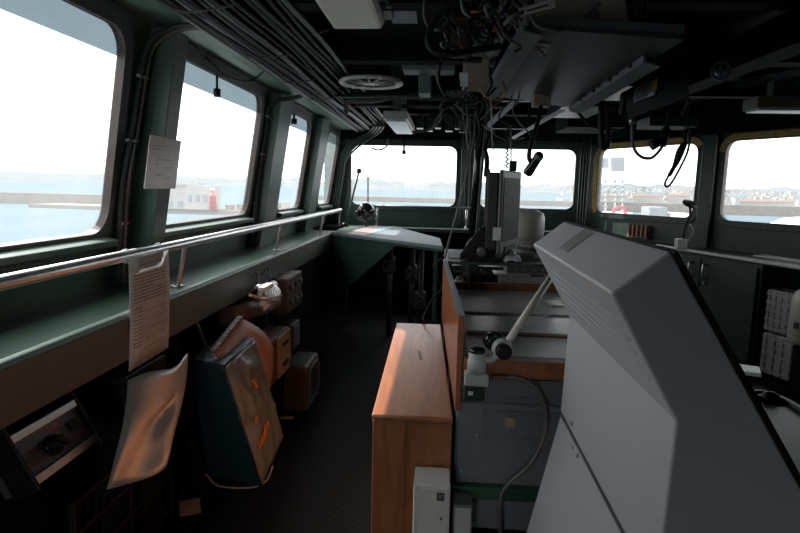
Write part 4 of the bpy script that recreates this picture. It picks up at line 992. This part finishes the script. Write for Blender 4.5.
# big overhead console: sloped green plate with flanged rails
oc = thing('overhead_console', 'large dark green overhead console plate above the chart table', 'overhead console', (.5, 2.8, 2.3))
A0, A1, A2, A3 = V((.30, 2.23, 2.25)), V((.73, 1.88, 2.12)), V((.75, 3.40, 2.12)), V((.264, 3.76, 2.25))
MB().hexa([A0, A1, A2, A3], [p + V((0, 0, .02)) for p in (A0, A1, A2, A3)]).build('plate', TRAY, oc)
MB().hexa([A0, A1, A1 + V((0, 0, .045)), A0 + V((0, 0, .045))], [p + V((0, .02, 0)) for p in (A0, A1, A1 + V((0, 0, .045)), A0 + V((0, 0, .045)))]).build('near_flange', TRAY, oc)
for (p, q_, w_) in ((A0 + V((-.02, -.02, -.02)), A3 + V((-.02, 0, -.02)), .07), (A1 + V((-.03, .25, -.015)), A2 + V((-.03, 0, -.015)), .055)):
    MB().hexa([p, p + V((w_, 0, -.014)), p + V((w_, 0, -.008)), p + V((0, 0, .006))], [q_, q_ + V((w_, 0, -.014)), q_ + V((w_, 0, -.008)), q_ + V((0, 0, .006))]).build('rail_flange', DUCT, oc)
    MB().hexa([p, p + V((-.006, 0, 0)), p + V((-.006, 0, .04)), p + V((0, 0, .04))], [q_, q_ + V((-.006, 0, 0)), q_ + V((-.006, 0, .04)), q_ + V((0, 0, .04))]).build('rail_web', GREYM, oc)
for (x, y, z) in ((.33, 2.4, 2.26), (.7, 2.2, 2.14), (.7, 3.2, 2.14), (.3, 3.6, 2.26)):
    MB().tube([(x, y, z), (x, y, 2.628)], .014, 8).build('hanger_rod', BLACK, oc)
pn = (A1 - A0).cross(A3 - A0).normalized(); pn = pn if pn.z < 0 else -pn
def onplate(x, y, off):
    r = AF * FPX + AR * (x - CX) + AD * (y - CY); return EYE + r * ((A0 - EYE).dot(pn) / r.dot(pn)) + pn * off
stk = MB().hexa([onplate(x, y, .001) for x, y in ((529, 53), (543, 56), (551, 44), (535, 42))], [onplate(x, y, .003) for x, y in ((529, 53), (543, 56), (551, 44), (535, 42))]).build('sticker', LABEL, oc)
for (x0, y0_, x1, y1_) in ((535, 45, 547, 46.5), (534, 48, 540, 49), (541, 49, 545, 52), (533, 51, 539, 53)):
    Q = ((x0, y0_), (x0 + .5, y0_ + 1.3), (x1 + .5, y1_ + 1.3), (x1, y1_))
    MB().hexa([onplate(x, y, .0032) for x, y in Q], [onplate(x, y, .0042) for x, y in Q]).build('sticker_mark', INK, stk)
for px_ in ((604, 76), (562, 62)):
    c = at(*px_, Y=2.75); MB().tube([c + V((-.01, 0, .03)), c + V((-.015, 0, -.015)), c + V((.01, 0, -.03)), c + V((.012, 0, .03))], .006, 6).build('hook', ALU, oc)
for k in range(7):
    c = A1.lerp(A2, .25 + k * .09) + V((-.045 - .01 * (k % 2), 0, .0)); MB().cyl(c + V((0, 0, -.006)), c + V((0, 0, .01)), .007, seg=8).build('stud', TRAY, oc)
# second frame further forward
of = thing('overhead_rails', 'pair of pale green overhead rails beyond the console plate', 'frame', (.6, 5.0, 2.25))
MB().hexa([(.375, 5.86, 2.25), (.43, 5.86, 2.245), (.50, 4.05, 2.245), (.44, 4.05, 2.25)], [(.375, 5.86, 2.256), (.43, 5.86, 2.251), (.50, 4.05, 2.251), (.44, 4.05, 2.256)]).build('rail', DUCT, of)
MB().hexa([(.773, 6.9, 2.25), (.83, 6.9, 2.245), (.90, 4.42, 2.245), (.846, 4.42, 2.25)], [(.773, 6.9, 2.256), (.83, 6.9, 2.251), (.90, 4.42, 2.251), (.846, 4.42, 2.256)]).build('rail', DUCT, of)
MB().box(.37, .9, 4.0, 4.05, 2.25, 2.31).build('cross_bar', TRAY, of); MB().box(.36, .88, 5.8, 5.85, 2.25, 2.30).build('cross_bar', TRAY, of)
for (x, y) in ((.45, 4.02), (.82, 4.02), (.42, 5.82), (.82, 5.82)): MB().box(x, x + .03, y - .01, y + .02, 2.29, 2.628).build('hanger', TRAY, of)

# boxes among the overhead tangle
ja = thing('cable_box', 'brown beige cable box with white tape in the overhead tangle', 'box', (.13, 2.6, 2.1))
MB().hexa([(.075, 2.55, 2.105), (.19, 2.55, 2.10), (.19, 2.75, 2.10), (.075, 2.75, 2.105)], [(.07, 2.55, 2.195), (.185, 2.55, 2.19), (.20, 2.75, 2.25), (.085, 2.75, 2.25)]).build('body', TAN, ja, bevel=.006)
MB().hexa([(.062, 2.545, 2.09), (.095, 2.545, 2.09), (.095, 2.552, 2.15), (.055, 2.552, 2.15)], [(.062, 2.54, 2.09), (.095, 2.54, 2.09), (.095, 2.547, 2.15), (.055, 2.547, 2.15)]).build('white_tape', WHITE, ja)
MB().tube([(.10, 2.65, 2.22), (.10, 2.65, 2.628)], .012, 8).build('hanger_rod', BLACK, ja)
MB().box(.015, .09, 2.60, 2.72, 2.245, 2.40).build('relay_box', BROWN, label='dark brown relay box hanging in the overhead tangle', cat='box', bevel=.006)
MB().box(.03, .07, 2.64, 2.68, 2.40, 2.628).build('relay_hanger', BLACK, label='black hanger above the dark brown relay box', cat='hanger')
MB().bar(at(486, 60, Y=2.5), at(478, 84, Y=2.5), .02, .03).build('white_bracket', TAN, label='pale slanting bracket strip on the overhead cable box', cat='bracket')
ts = MB().obox(at(537, 8, Y=2.1), (.125, .02, .028), (1, 0, .28)).build('terminal_strip', CREAM, label='cream labelled terminal strip at the top of the cable tangle', cat='terminal strip', bevel=.003)
b = MB().bar(at(527, 11, Y=2.088), at(548, 5, Y=2.088), .002, .006); b.build('print', INK, ts)
MB().hexa([at(597, 0, Y=2.25), at(624, -4, Y=2.25), at(630, 28, Y=2.22), at(606, 30, Y=2.22)], [p + V((0, .02, 0)) for p in (at(597, 0, Y=2.25), at(624, -4, Y=2.25), at(630, 28, Y=2.22), at(606, 30, Y=2.22))]).build('tan_panel', PANELT, label='tan upright panel on top of the overhead console', cat='panel')
MB().box(.34, .62, 2.30, 2.75, 2.285, 2.56).build('overhead_cabinet', TAN, label='brown grey cabinet sitting on the overhead console plate', cat='cabinet', bevel=.008)
hb = thing('lamp_junction_box', 'brown junction box holding the black gooseneck lamp', 'junction box', (.5, 3.3, 2.1))
MB().box(.49, .585, 3.27, 3.36, 2.115, 2.205).build('body', TAN, hb, bevel=.006); MB().tube([(.53, 3.31, 2.2), (.53, 3.31, 2.22)], .02, 8).build('mount', BLACK, hb)
gl = thing('gooseneck_lamp', 'black reading lamp hanging on a thin arm before the forward window', 'lamp', (.5, 3.2, 1.75))
MB().tube([at(541, 106, Y=3.28), at(537, 125, Y=3.22), at(531, 143, Y=3.2), at(529, 157, Y=3.2), at(532, 164, Y=3.19)], .013, 8).build('arm', BLACK, gl)
a, c = at(541, 153, Y=3.16), at(527, 174, Y=3.22); shd = MB().lathe([(.016, 0), (.023, .008), (.025, .05), (.027, .1), (.029, (c - a).length - .01), (.026, (c - a).length)], a, c - a, 20).build('shade', BLACKG, gl)
MB().lathe([(.025, .012), (.027, .016), (.027, .032), (.025, .036)], a, c - a, 20).build('rim', GREYM, shd)

# overhead instrument with label
oi = thing('overhead_instrument', 'black overhead instrument box with a yellow edged label', 'instrument', (1.05, 3.0, 2.05))
p4 = [at(622, 104, Y=2.95), at(622, 122, Y=2.95), at(648, 121, Y=2.92), at(690, 105, Y=2.75), at(692, 64, Y=2.75)]
p4 = [at(623, 95, Y=2.95), at(620, 115, Y=2.95), at(628, 121, Y=2.95), at(690, 98, Y=2.72), at(686, 63, Y=2.72)]
MB().hexa(p4, [p + V((.06, .25, .05)) for p in p4]).build('housing', BLACK, oi, bevel=.008)
l4 = [at(633.5, 103, Y=2.905), at(635, 88, Y=2.905), at(657, 78, Y=2.82), at(655, 95, Y=2.82)]
fnv = (p4[3] - p4[1]).cross(p4[4] - p4[1]).normalized(); fnv = fnv if fnv.y < 0 else -fnv
lerp4 = lambda Q, u, v: Q[0].lerp(Q[3], u).lerp(Q[1].lerp(Q[2], u), v)
def quad(name, Q, m, off, par):
    return MB().hexa([x + fnv * off for x in Q], [x + fnv * (off + .002) for x in Q]).build(name, m, par)
def toplane(x, y):
    r = AF * FPX + AR * (x - CX) + AD * (y - CY); return EYE + r * ((p4[1] - EYE).dot(fnv) / r.dot(fnv))
L4 = [toplane(633.5, 103), toplane(635, 88), toplane(658, 78), toplane(655, 95)]
ilab = quad('label', L4, LABEL, .002, oi)
quad('yellow_edge', [toplane(652, 91), toplane(653, 81), toplane(658, 78), toplane(657, 89)], YELLOW, .004, ilab)
quad('label_print', [toplane(648, 97), toplane(648.5, 94), toplane(654, 91.5), toplane(653.5, 95)], WHITE, .004, ilab)
for k in range(4): quad('print_line', [lerp4(L4, .1, .2 + .2 * k), lerp4(L4, .1, .27 + .2 * k), lerp4(L4, .65, .27 + .2 * k), lerp4(L4, .65, .2 + .2 * k)], INK, .004, ilab)
c = p4[0].lerp(p4[4], .5) + V((.05, .2, .1)); MB().tube([c, V((c.x, c.y, 2.628))], .02, 8).build('hanger', BLACK, oi)
MB().cyl(at(632, 118, Y=2.93), at(632, 124, Y=2.93), .014, seg=10).build('gland', ALU, oi)
cable('instrument_lead', [at(632, 123, Y=2.93), at(633, 145, Y=2.93), at(640, 156, Y=2.93), at(651, 158, Y=2.93), at(660, 150, Y=2.95), at(664, 142, Y=3.0)], .008, CABG, 'grey lead looping down from the overhead instrument across the window')
tk = thing('torch', 'small black torch like plug under the overhead instrument', 'plug', at(655, 150, Y=3.0))
MB().cyl(at(651, 146, Y=3.0), at(662, 140, Y=3.0), .026, .022).build('barrel', BLACK, tk); MB().cyl(at(661, 146, Y=3.0), at(667, 128, Y=3.0), .024, .02).build('head', BLACK, tk); MB().tube([at(666, 130, Y=3.0), at(668, 120, Y=3.0), at(668, 112, Y=3.0)], .01, 6).build('lead', RUBBER, tk)
MB().box(1.05, 1.30, 3.05, 3.25, 1.99, 2.04).build('slim_unit', GREYD, label='slim dark unit mounted below the overhead instrument', cat='unit', bevel=.006)
# hand microphone hanging
hm = thing('hanging_handset', 'black handset hanging on a looped cord before the ochre window', 'handset', at(675, 165, Y=3.4))
MB().tube([at(686, 142, Y=3.4), at(681, 150, Y=3.4), at(676, 163, Y=3.4), at(669, 176, Y=3.4)], lambda t: .012 + .010 * math.sin(math.pi * min(1, t * 1.3)), 10).build('body', BLACK, hm)
MB().tube([at(669, 175, Y=3.4), at(665, 183, Y=3.4), at(667, 186.5, Y=3.4), at(672, 182, Y=3.4), at(681, 166, Y=3.4), at(688, 150, Y=3.4), at(690, 130, Y=3.4), at(688, 108, Y=3.35)], .007, 8).build('cord', RUBBER, hm)
MB().tube([at(686, 143, Y=3.4), at(684, 128, Y=3.35), at(682, 110, Y=3.3)], .009, 8).build('lead', RUBBER, hm)
cable('hanging_loop', [at(601, 100, Y=3.3), at(601, 130, Y=3.3), at(602, 145, Y=3.3), at(606, 147, Y=3.3), at(608, 138, Y=3.3), at(607, 105, Y=3.3)], .016, RUBBER, 'black cable loop hanging left of the overhead instrument')
cable('coil_cord', [at(507 + 1.5 * math.sin(i * 1.6), 128 + i * 1.1, Y=3.9 + .02 * math.cos(i * 1.6)) for i in range(37)], .0055, RUBBER, 'thin coiled black cord hanging above the monitor', n=2, seg=5)
MB().tube([at(511, 126, Y=3.95), at(511, 164, Y=3.95)], .006, 6).build('straight_cord', GREYM, label='straight thin cord hanging beside the coiled cord', cat='cord')
MB().obox(at(513, 166, Y=3.95), (.05, .04, .07)).build('green_clip', GREENF, label='small green clip on top of the monitor against the window', cat='clip', bevel=.006)
# grey beam at right
MB().hexa([at(742, 88, Y=5.0), at(748, 78, Y=5.0), at(800, 68, Y=4.6), at(800, 76, Y=4.6)], [p + V((0, .12, .03)) for p in (at(742, 88, Y=5.0), at(748, 78, Y=5.0), at(800, 68, Y=4.6), at(800, 76, Y=4.6))]).build('grey_beam', GREYM, label='pale grey flat beam in the overhead at the right edge', cat='beam')
MB().bar((1.85, 2.2, 2.5), (1.60, 5.2, 2.42), .16, .18).build('dark_girder', CEIL, label='dark deep girder running fore and aft on the right overhead', cat='girder')
rv = thing('wheel_valve', 'small dark wheel valve on the right overhead girder', 'valve', at(720, 71, Y=2.6))
PV = Plane(at(720, 71, Y=2.6), (1, 0, 0), (0, 0, 1), (0, -1, 0)); ring(MB(), PV, (-.035, .035, -.035, .035, .0349), .006, .006, 0, .01).build('wheel', GREYM, rv)
b = MB(); b.box(PV.O.x - .035, PV.O.x + .035, PV.O.y - .008, PV.O.y, PV.O.z - .004, PV.O.z + .004); b.box(PV.O.x - .004, PV.O.x + .004, PV.O.y - .008, PV.O.y, PV.O.z - .035, PV.O.z + .035); b.build('spokes', GREYM, rv)
MB().cyl(PV.O, PV.O + V((.12, .3, .05)), .012).build('spindle', GREYD, rv)

# cable tangle
big = [(430, 0), (427, 25), (428, 45), (436, 53), (455, 55), (478, 52), (500, 46)]
cable('thick_hose', [at(461, -6, Y=2.3), at(448, 6, Y=2.3), at(434, 22, Y=2.3), at(428, 38, Y=2.3), at(434, 51, Y=2.3), at(450, 54, Y=2.3), at(475, 50, Y=2.35), at(500, 46, Y=2.4)], .014, RUBBER, 'thick black hose looping down at the left of the overhead tangle')
tang = [
 ([(425, -5), (424, 15), (430, 28), (440, 30), (452, 32)], 2.5, .006, CABG), ([(483, -5), (486, 12), (495, 28), (503, 40)], 2.4, .006, CABW),
 ([(500, -5), (503, 8), (508, 16)], 2.3, .007, CABG), ([(461, 0), (464, 12), (475, 20), (484, 24)], 2.5, .006, CABW),
 ([(505, 24), (512, 17), (523, 12)], 2.1, .008, CABG), ([(530, 14), (538, 26), (552, 30), (568, 28), (590, 14), (600, 2)], 2.15, .008, CABG),
 ([(443, 40), (441, 45), (445, 48), (447, 40), (444, 33)], 2.55, .005, CABW), ([(480, 55), (490, 58), (500, 50)], 2.5, .006, CABW),
 ([(440, 62), (439, 80), (445, 95), (455, 100), (466, 96)], 2.5, .007, RUBBER), ([(441, 60), (437, 75), (442, 90), (452, 97), (463, 92), (470, 82)], 2.6, .006, CABG),
 ([(488, 70), (491, 100), (492, 135), (493, 150)], 3.0, .004, CABW), ([(503, 82), (506, 92), (498, 100), (488, 98), (480, 90)], 2.7, .005, LEATHER),
 ([(470, 90), (476, 108), (480, 128), (477, 150)], 3.4, .009, RUBBER), ([(466, 96), (468, 120), (467, 138), (470, 150)], 3.4, .007, CABG),
 ([(455, 98), (470, 104), (483, 100), (496, 88)], 2.8, .006, RUBBER), ([(412, 132), (428, 130), (438, 122), (442, 112)], 5.2, .012, CABG),
 ([(432, 128), (436, 118), (445, 108), (455, 104)], 5.0, .010, CABB), ([(372, 148), (378, 150), (386, 147), (388, 139)], 7.0, .010, CABG),
 ([(490, 130), (498, 137), (510, 140), (524, 138)], 5.0, .006, CABG), ([(483, 2), (478, 14), (470, 22), (462, 30)], 2.35, .007, RUBBER),
 ([(512, -4), (505, 10), (495, 20), (488, 34)], 2.3, .008, RUBBER), ([(450, -4), (455, 10), (450, 22), (458, 34)], 2.45, .008, RUBBER),
 ([(470, -4), (474, 12), (468, 26), (476, 40), (486, 44)], 2.45, .007, RUBBER), ([(492, 58), (486, 70), (492, 82), (486, 95)], 2.75, .006, RUBBER),
 ([(640, -4), (636, 10), (645, 16), (648, 4), (646, -5)], 2.5, .006, CABG), ([(690, 100), (684, 112), (690, 124), (684, 138)], 3.2, .009, RUBBER),
 ([(600, 100), (612, 108), (622, 104)], 3.2, .008, RUBBER), ([(575, 108), (585, 120), (600, 128), (640, 130), (690, 120)], 3.6, .010, RUBBER)]
for (pp, Yd, r, m_) in tang:
    cable('tangle_cable', [at(x, y, Y=Yd + .06 * math.sin(i * 2.1 + x)) for i, (x, y) in enumerate(pp)], r, m_, 'thin loose cable in the overhead tangle above the chart table', group='loose cables in the overhead tangle')
rt = random.Random(11)
for k in range(26):
    x = rt.uniform(436, 520); y = rt.uniform(-6, 18); Yd = rt.uniform(2.3, 2.8); pp = [(x, y)]
    for q in range(4): x += rt.uniform(-14, 18); y += rt.uniform(3, 15); pp.append((x, min(y, 62)))
    cable('tangle_cable', [at(x, y, Y=Yd + rt.uniform(-.05, .05)) for x, y in pp], rt.choice((.004, .005, .006, .008)), rt.choice((RUBBER, CABG, CABB, RUBBER, CABW)), 'thin loose cable in the overhead tangle above the chart table', group='loose cables in the overhead tangle')
for k in range(8):
    x = rt.uniform(440, 520); y = rt.uniform(84, 100); pp = [(x, y)]
    for q in range(4): x += rt.uniform(-12, 12); y += rt.uniform(4, 14); pp.append((x, y))
    cable('tangle_cable', [at(x, y, Y=3.5 + rt.uniform(-.1, .1)) for x, y in pp], rt.choice((.005, .006, .008)), rt.choice((RUBBER, CABG, CABB)), 'thin loose cable in the overhead tangle above the chart table', group='loose cables in the overhead tangle')
for (a, c) in (((470, 12), (481, 11)), ((498, 10), (503, 17)), ((486, 31), (497, 30))):
    MB().tube([at(*a, Y=2.35), at(*c, Y=2.35)], .006, 6).build('orange_wire', ORANGE, label='short orange wire end in the overhead tangle', cat='wire', group='orange wires in the overhead tangle')
# miscellaneous overhead dark units so the ceiling reads as crowded
for k, (x0, x1, y0_, y1_, z0) in enumerate(((.02, .28, 2.9, 3.3, 2.38), (.0, .2, 4.6, 5.0, 2.42), (1.0, 1.5, 3.7, 4.3, 2.30), (1.0, 1.4, 5.0, 5.8, 2.36), (1.3, 1.9, 6.2, 6.9, 2.32))):
    MB().box(x0, x1, y0_, y1_, z0, 2.628).build('overhead_box', random.choice((TRAY, CEIL, GREYD)), label='dark equipment box fixed to the crowded ceiling', cat='equipment box', group='dark boxes on the ceiling', bevel=.01)

# ------------------------------------------------------------------ outside
SEA = -14.0
sea_m = mat('sea_water', (.10, .135, .155), .8, var=.12, scale=.02, spec=0, stretch=(1, .25, 1))
HILL = mat('limestone_hills', (.14, .15, .155), .9, var=.25, scale=.004, spec=0, col2=(.10, .115, .118))
QUAY = mat('quay_stone', (.21, .18, .15), .9, var=.2, scale=.2, spec=0)
BLD = mat('pale_building', (.36, .34, .315), .9, var=.3, scale=.03, spec=0)
BLDR = mat('roof_tiles', (.2, .14, .11), .9, var=.2, spec=0)
WIN = mat('building_window', (.2, .22, .24), .5)
b = MB(); b.poly([(-14000, 60, SEA), (14000, 60, SEA), (14000, 14000, SEA), (-14000, 14000, SEA)]); b.poly([(-14000, -4000, SEA), (-12, -4000, SEA), (-12, 60, SEA), (-14000, 60, SEA)])
b.build('sea', sea_m, kind='structure')
def ridge(name, az0, az1, d0, d1, hf, m, n=90, base=SEA):
    b = MB(); rows = []
    for i in range(n + 1):
        a = math.radians(az0 + (az1 - az0) * i / n); r = []
        for j in range(7):
            t = j / 6; d = d0 + (d1 - d0) * t; z = base + (hf(math.degrees(a)) - base) * (t ** .7) * (.8 + .35 * noise.noise(V((i * .35, j * .8, d0 * .01)))) if j else base - 1
            r.append(b.bm.verts.new((d * math.sin(a), d * math.cos(a), z)))
        rows.append(r)
    for p, q_ in zip(rows, rows[1:]):
        for j in range(6): b.bm.faces.new((p[j], q_[j], q_[j + 1], p[j + 1])).smooth = True
    return b.build(name, m, kind='structure')
ridge('hills', -75, -14, 4200, 6500, lambda a: 70 + 50 * noise.noise(V((a * .12, 0, 0))) + 25, HILL)
ridge('hills', -16, 24, 2700, 4500, lambda a: 62 + 40 * noise.noise(V((a * .2, 3, 0))), HILL)
ridge('hills', 16, 60, 900, 3600, lambda a: 38 + 26 * noise.noise(V((a * .15, 7, 0))), HILL, n=60)
# breakwaters
def bw(name, p, q_, w, h, label):
    return MB().bar((*p, SEA + h / 2), (*q_, SEA + h / 2), w, h).build(name, QUAY, label=label, cat='breakwater')
bw('breakwater', (-460, 365), (-150, 340), 10, 7.0, 'long low stone breakwater across the nearest left window')
bw('breakwater', (-150, 610), (230, 560), 10, 5.0, 'pale stone breakwater beyond the forward windows')
bw('breakwater', (120, 470), (760, 330), 12, 7.5, 'brown quay wall beyond the right windows')
# harbour building
hbld = thing('harbour_building', 'pale flat roofed harbour building seen through the second left window', 'building', (-135, 290, SEA))
MB().box(-149, -121, 284, 300, SEA + 2, .2).build('wall', BLD, hbld); MB().box(-133, -120, 282, 290, SEA + 2, -2).build('wing', BLD, hbld); MB().box(-150, -133, 283, 301, .2, 1.2).build('parapet', BLD, hbld)
for k in range(5): MB().box(-148 + k * 5.2, -145.4 + k * 5.2, 283.7, 284, -11, -8).build('window', WIN, hbld)
for k in range(3): MB().box(-131 + k * 4, -129 + k * 4, 281.7, 282, -8, -4.5).build('window', WIN, hbld)
MB().cyl((-143, 283.9, -5), (-143, 283.6, -5), 1.6).build('round_window', WIN, hbld)
MB().bar((-230, 310, SEA + 1), (-60, 285, SEA + 1), 22, 2).build('pier', QUAY, label='stone pier carrying the harbour building', cat='pier')
ms = thing('lattice_mast', 'thin lattice mast behind the pinned note', 'mast', (-131, 292, SEA))
MB().cyl((-131, 292, 1), (-131, 292, 22), .35, .15, seg=6).build('pole', GREYL, ms)
for z in (7, 11, 15, 19): MB().box(-132.6, -129.4, 291.8, 292.2, z, z + .4).build('crossarm', GREYL, ms)
ms = thing('lattice_mast', 'pale mast at the right edge of the second left window', 'mast', (-100, 290, SEA))
MB().cyl((-101, 294, SEA + 2), (-101, 294, 16), .5, .3, seg=6).build('pole', GREYL, ms)
for z in (2, 6, 10): MB().box(-103.5, -98.5, 293.8, 294.2, z, z + .5).build('crossarm', GREYL, ms)
lh = thing('red_beacon', 'small red beacon tower on the pier', 'beacon', (-117, 280, SEA))
MB().lathe([(1.9, 0), (1.5, 7), (1.9, 7.2), (1.9, 7.6), (1.0, 7.7), (1.0, 9.4), (.2, 10)], (-117, 280, SEA + 2), seg=14).build('tower', RED, lh); MB().cyl((-117, 280, SEA + 12), (-117, 280, SEA + 13), .9).build('lantern', WHITE, lh)
for k in range(9):
    x = -113 + k * 6.0; h = random.uniform(2, 5); MB().box(x, x + random.uniform(3, 5), 286, 291, SEA + 2, SEA + 2 + h).build('quay_shed', random.choice((BLD, BLD, QUAY)), label='pale low shed on the pier right of the red beacon', cat='shed', group='low sheds on the pier')
# city on the right shore
b = MB(); rg = random.Random(3)
for k in range(2400):
    a = math.radians(11 + 49 * rg.random() ** .6); d = 760 + 2600 * rg.random() ** 1.3
    t = max(0, (d - 900) / 2700); z = SEA + 46 * (t ** .7) * .8
    s = rg.uniform(4, 11); h = rg.uniform(3, 9) * (1 + d / 3500)
    u = V((rg.random() - .5, 1, 0)); b.obox((d * math.sin(a), d * math.cos(a), z + h / 2 - 4), (s, rg.uniform(4, 11), h), u)
b.build('city_buildings', BLD, label='hazy sprawl of pale city buildings on the shore right', cat='city', kind='stuff')
for k in range(16):
    a = math.radians(14 + k * 2.7 + rg.uniform(-.8, .8)); d = rg.uniform(620, 760); w = rg.uniform(14, 34); h = rg.uniform(7, 15)
    hh = thing('shore_warehouse', 'pale warehouse with a low roof on the far right shore', 'warehouse', (d * math.sin(a), d * math.cos(a), SEA), 'warehouses on the right shore')
    c = V((d * math.sin(a), d * math.cos(a), 1.5)); u = V((math.cos(a), -math.sin(a), 0)); v = V((math.sin(a), math.cos(a), 0))
    MB().obox(c + V((0, 0, SEA + h / 2)), (w, 12, h), u).build('wall', BLD, hh)
    z = SEA + h; c = c.copy(); MB().prism([c - u * w / 2 - v * 6.5 + V((0, 0, z)), c - u * w / 2 + v * 6.5 + V((0, 0, z)), c - u * w / 2 + V((0, 0, z + 2.2))], u * w).build('roof', BLDR, hh)
MB().bar((90, 690, SEA), (1100, 330, SEA), 60, 3).build('shore_quay', QUAY, label='long shore quay under the warehouses at right', cat='quay')
# deck gear close outside the right windows
dg = thing('deck_panel_mast', 'grey panels on thin poles outside the ochre framed window', 'mast', at(612, 214, Y=30))
for (x0, x1, y0_, y1_) in ((602.5, 609, 158, 168), (611.5, 624.5, 157, 171.5)):
    Q = [at(x0, y1_, Y=30), at(x1, y1_, Y=30), at(x1, y0_, Y=30), at(x0, y0_, Y=30)]
    MB().hexa(Q, [p + V((0, .15, 0)) for p in Q]).build('panel', GREYM, dg)
for x in (605.5, 615, 622.5):
    a, c = at(x, 158, Y=30.1), at(x, 214, Y=30.1); MB().cyl(a, c, .025, seg=8).build('pole', WHITE, dg)
    b = MB()
    for k in range(7): p = c.lerp(a, .05 + .09 * k); b.lathe([(.04, -.09), (.09, 0), (.04, .09)], p, seg=10)
    b.build('insulators', GREYM, dg)
MB().box(dg.location.x - .9, dg.location.x + .9, 29.6, 30.6, -4, dg.location.z + .1).build('base', WHITE, dg)
lr = thing('life_ring', 'red ring buoy outside the ochre framed window', 'life ring', at(619, 213, Y=27))
PV = Plane(at(619, 213, Y=27), (1, 0, 0), (0, 0, 1), (0, -1, 0)); ring(MB(), PV, (-.28, .28, -.28, .28, .279), .05, .05, 0, .1).build('ring', RED, lr)
MB().box(PV.O.x - .4, PV.O.x + .4, 27.01, 27.1, -4, PV.O.z - .1).build('post', WHITE, lr)
for (x0, x1, y0_, m_, lbl) in ((650, 668, 207, GREYM, 'grey deck locker outside the ochre framed window'), (671, 689, 213, WHITE, 'white deck locker outside the ochre framed window')):
    a, c = at(x0, y0_, Y=24), at(x1, y0_, Y=24); MB().box(a.x, c.x, 24, 25, -4, a.z).build('deck_locker', m_, label=lbl, cat='locker')
a, c = at(734, 224, Y=20), at(768, 228, Y=20); MB().box(a.x, c.x + .3, 20, 21, -4, c.z + .1).build('deck_locker', GREYM, label='long grey locker top outside the far right window', cat='locker')
a = at(776, 218, Y=19); MB().lathe([(.9, -4), (.9, 0), (.8, .25), (.4, .45), (.05, .5)], (a.x + .7, 19, a.z - .45), seg=24).build('white_capstan_cover', WHITE, label='white domed canister outside the far right window', cat='canister')
MB().box(.6, 24, 9.5, 60, -4.3, -4).build('lower_deck', GREYM, label='grey lower deck outside the right windows', cat='deck')

# ------------------------------------------------------------------ light
w = bpy.data.worlds.new('sky'); S.world = w; w.use_nodes = True; nt = w.node_tree; N = nt.nodes; L = nt.links
bg = N['Background']; tc = N.new('ShaderNodeTexCoord'); sx = N.new('ShaderNodeSeparateXYZ'); L.new(tc.outputs['Generated'], sx.inputs[0])
cr = N.new('ShaderNodeValToRGB'); e = cr.color_ramp.elements
e[0].position = 0; e[0].color = (.97, .98, 1, 1); e[1].position = .7; e[1].color = (.93, .97, 1, 1)
L.new(sx.outputs['Z'], cr.inputs[0]); L.new(cr.outputs[0], bg.inputs[0]); bg.inputs[1].default_value = 2.6
sd_ = bpy.data.lights.new('sun', 'SUN'); sd_.energy = 8.0; sd_.angle = math.radians(.6); sd_.color = (1, .96, .9)
so = bpy.data.objects.new('sun', sd_); COL.objects.link(so)
to_sun = V((-.755, .656, .835)).normalized()
so.rotation_euler = (-to_sun).to_track_quat('-Z', 'Y').to_euler()

S.view_settings.view_transform = 'Standard'; S.view_settings.look = 'None'; S.view_settings.gamma = 1; S.view_settings.exposure = .4
S.view_settings.use_curve_mapping = False
S.cycles.max_bounces = 10; S.cycles.diffuse_bounces = 5; S.cycles.glossy_bounces = 4; S.cycles.transparent_max_bounces = 12
S.cycles.sample_clamp_indirect = 6; S.cycles.caustics_reflective = False; S.cycles.caustics_refractive = False
S.cycles.use_denoising = True
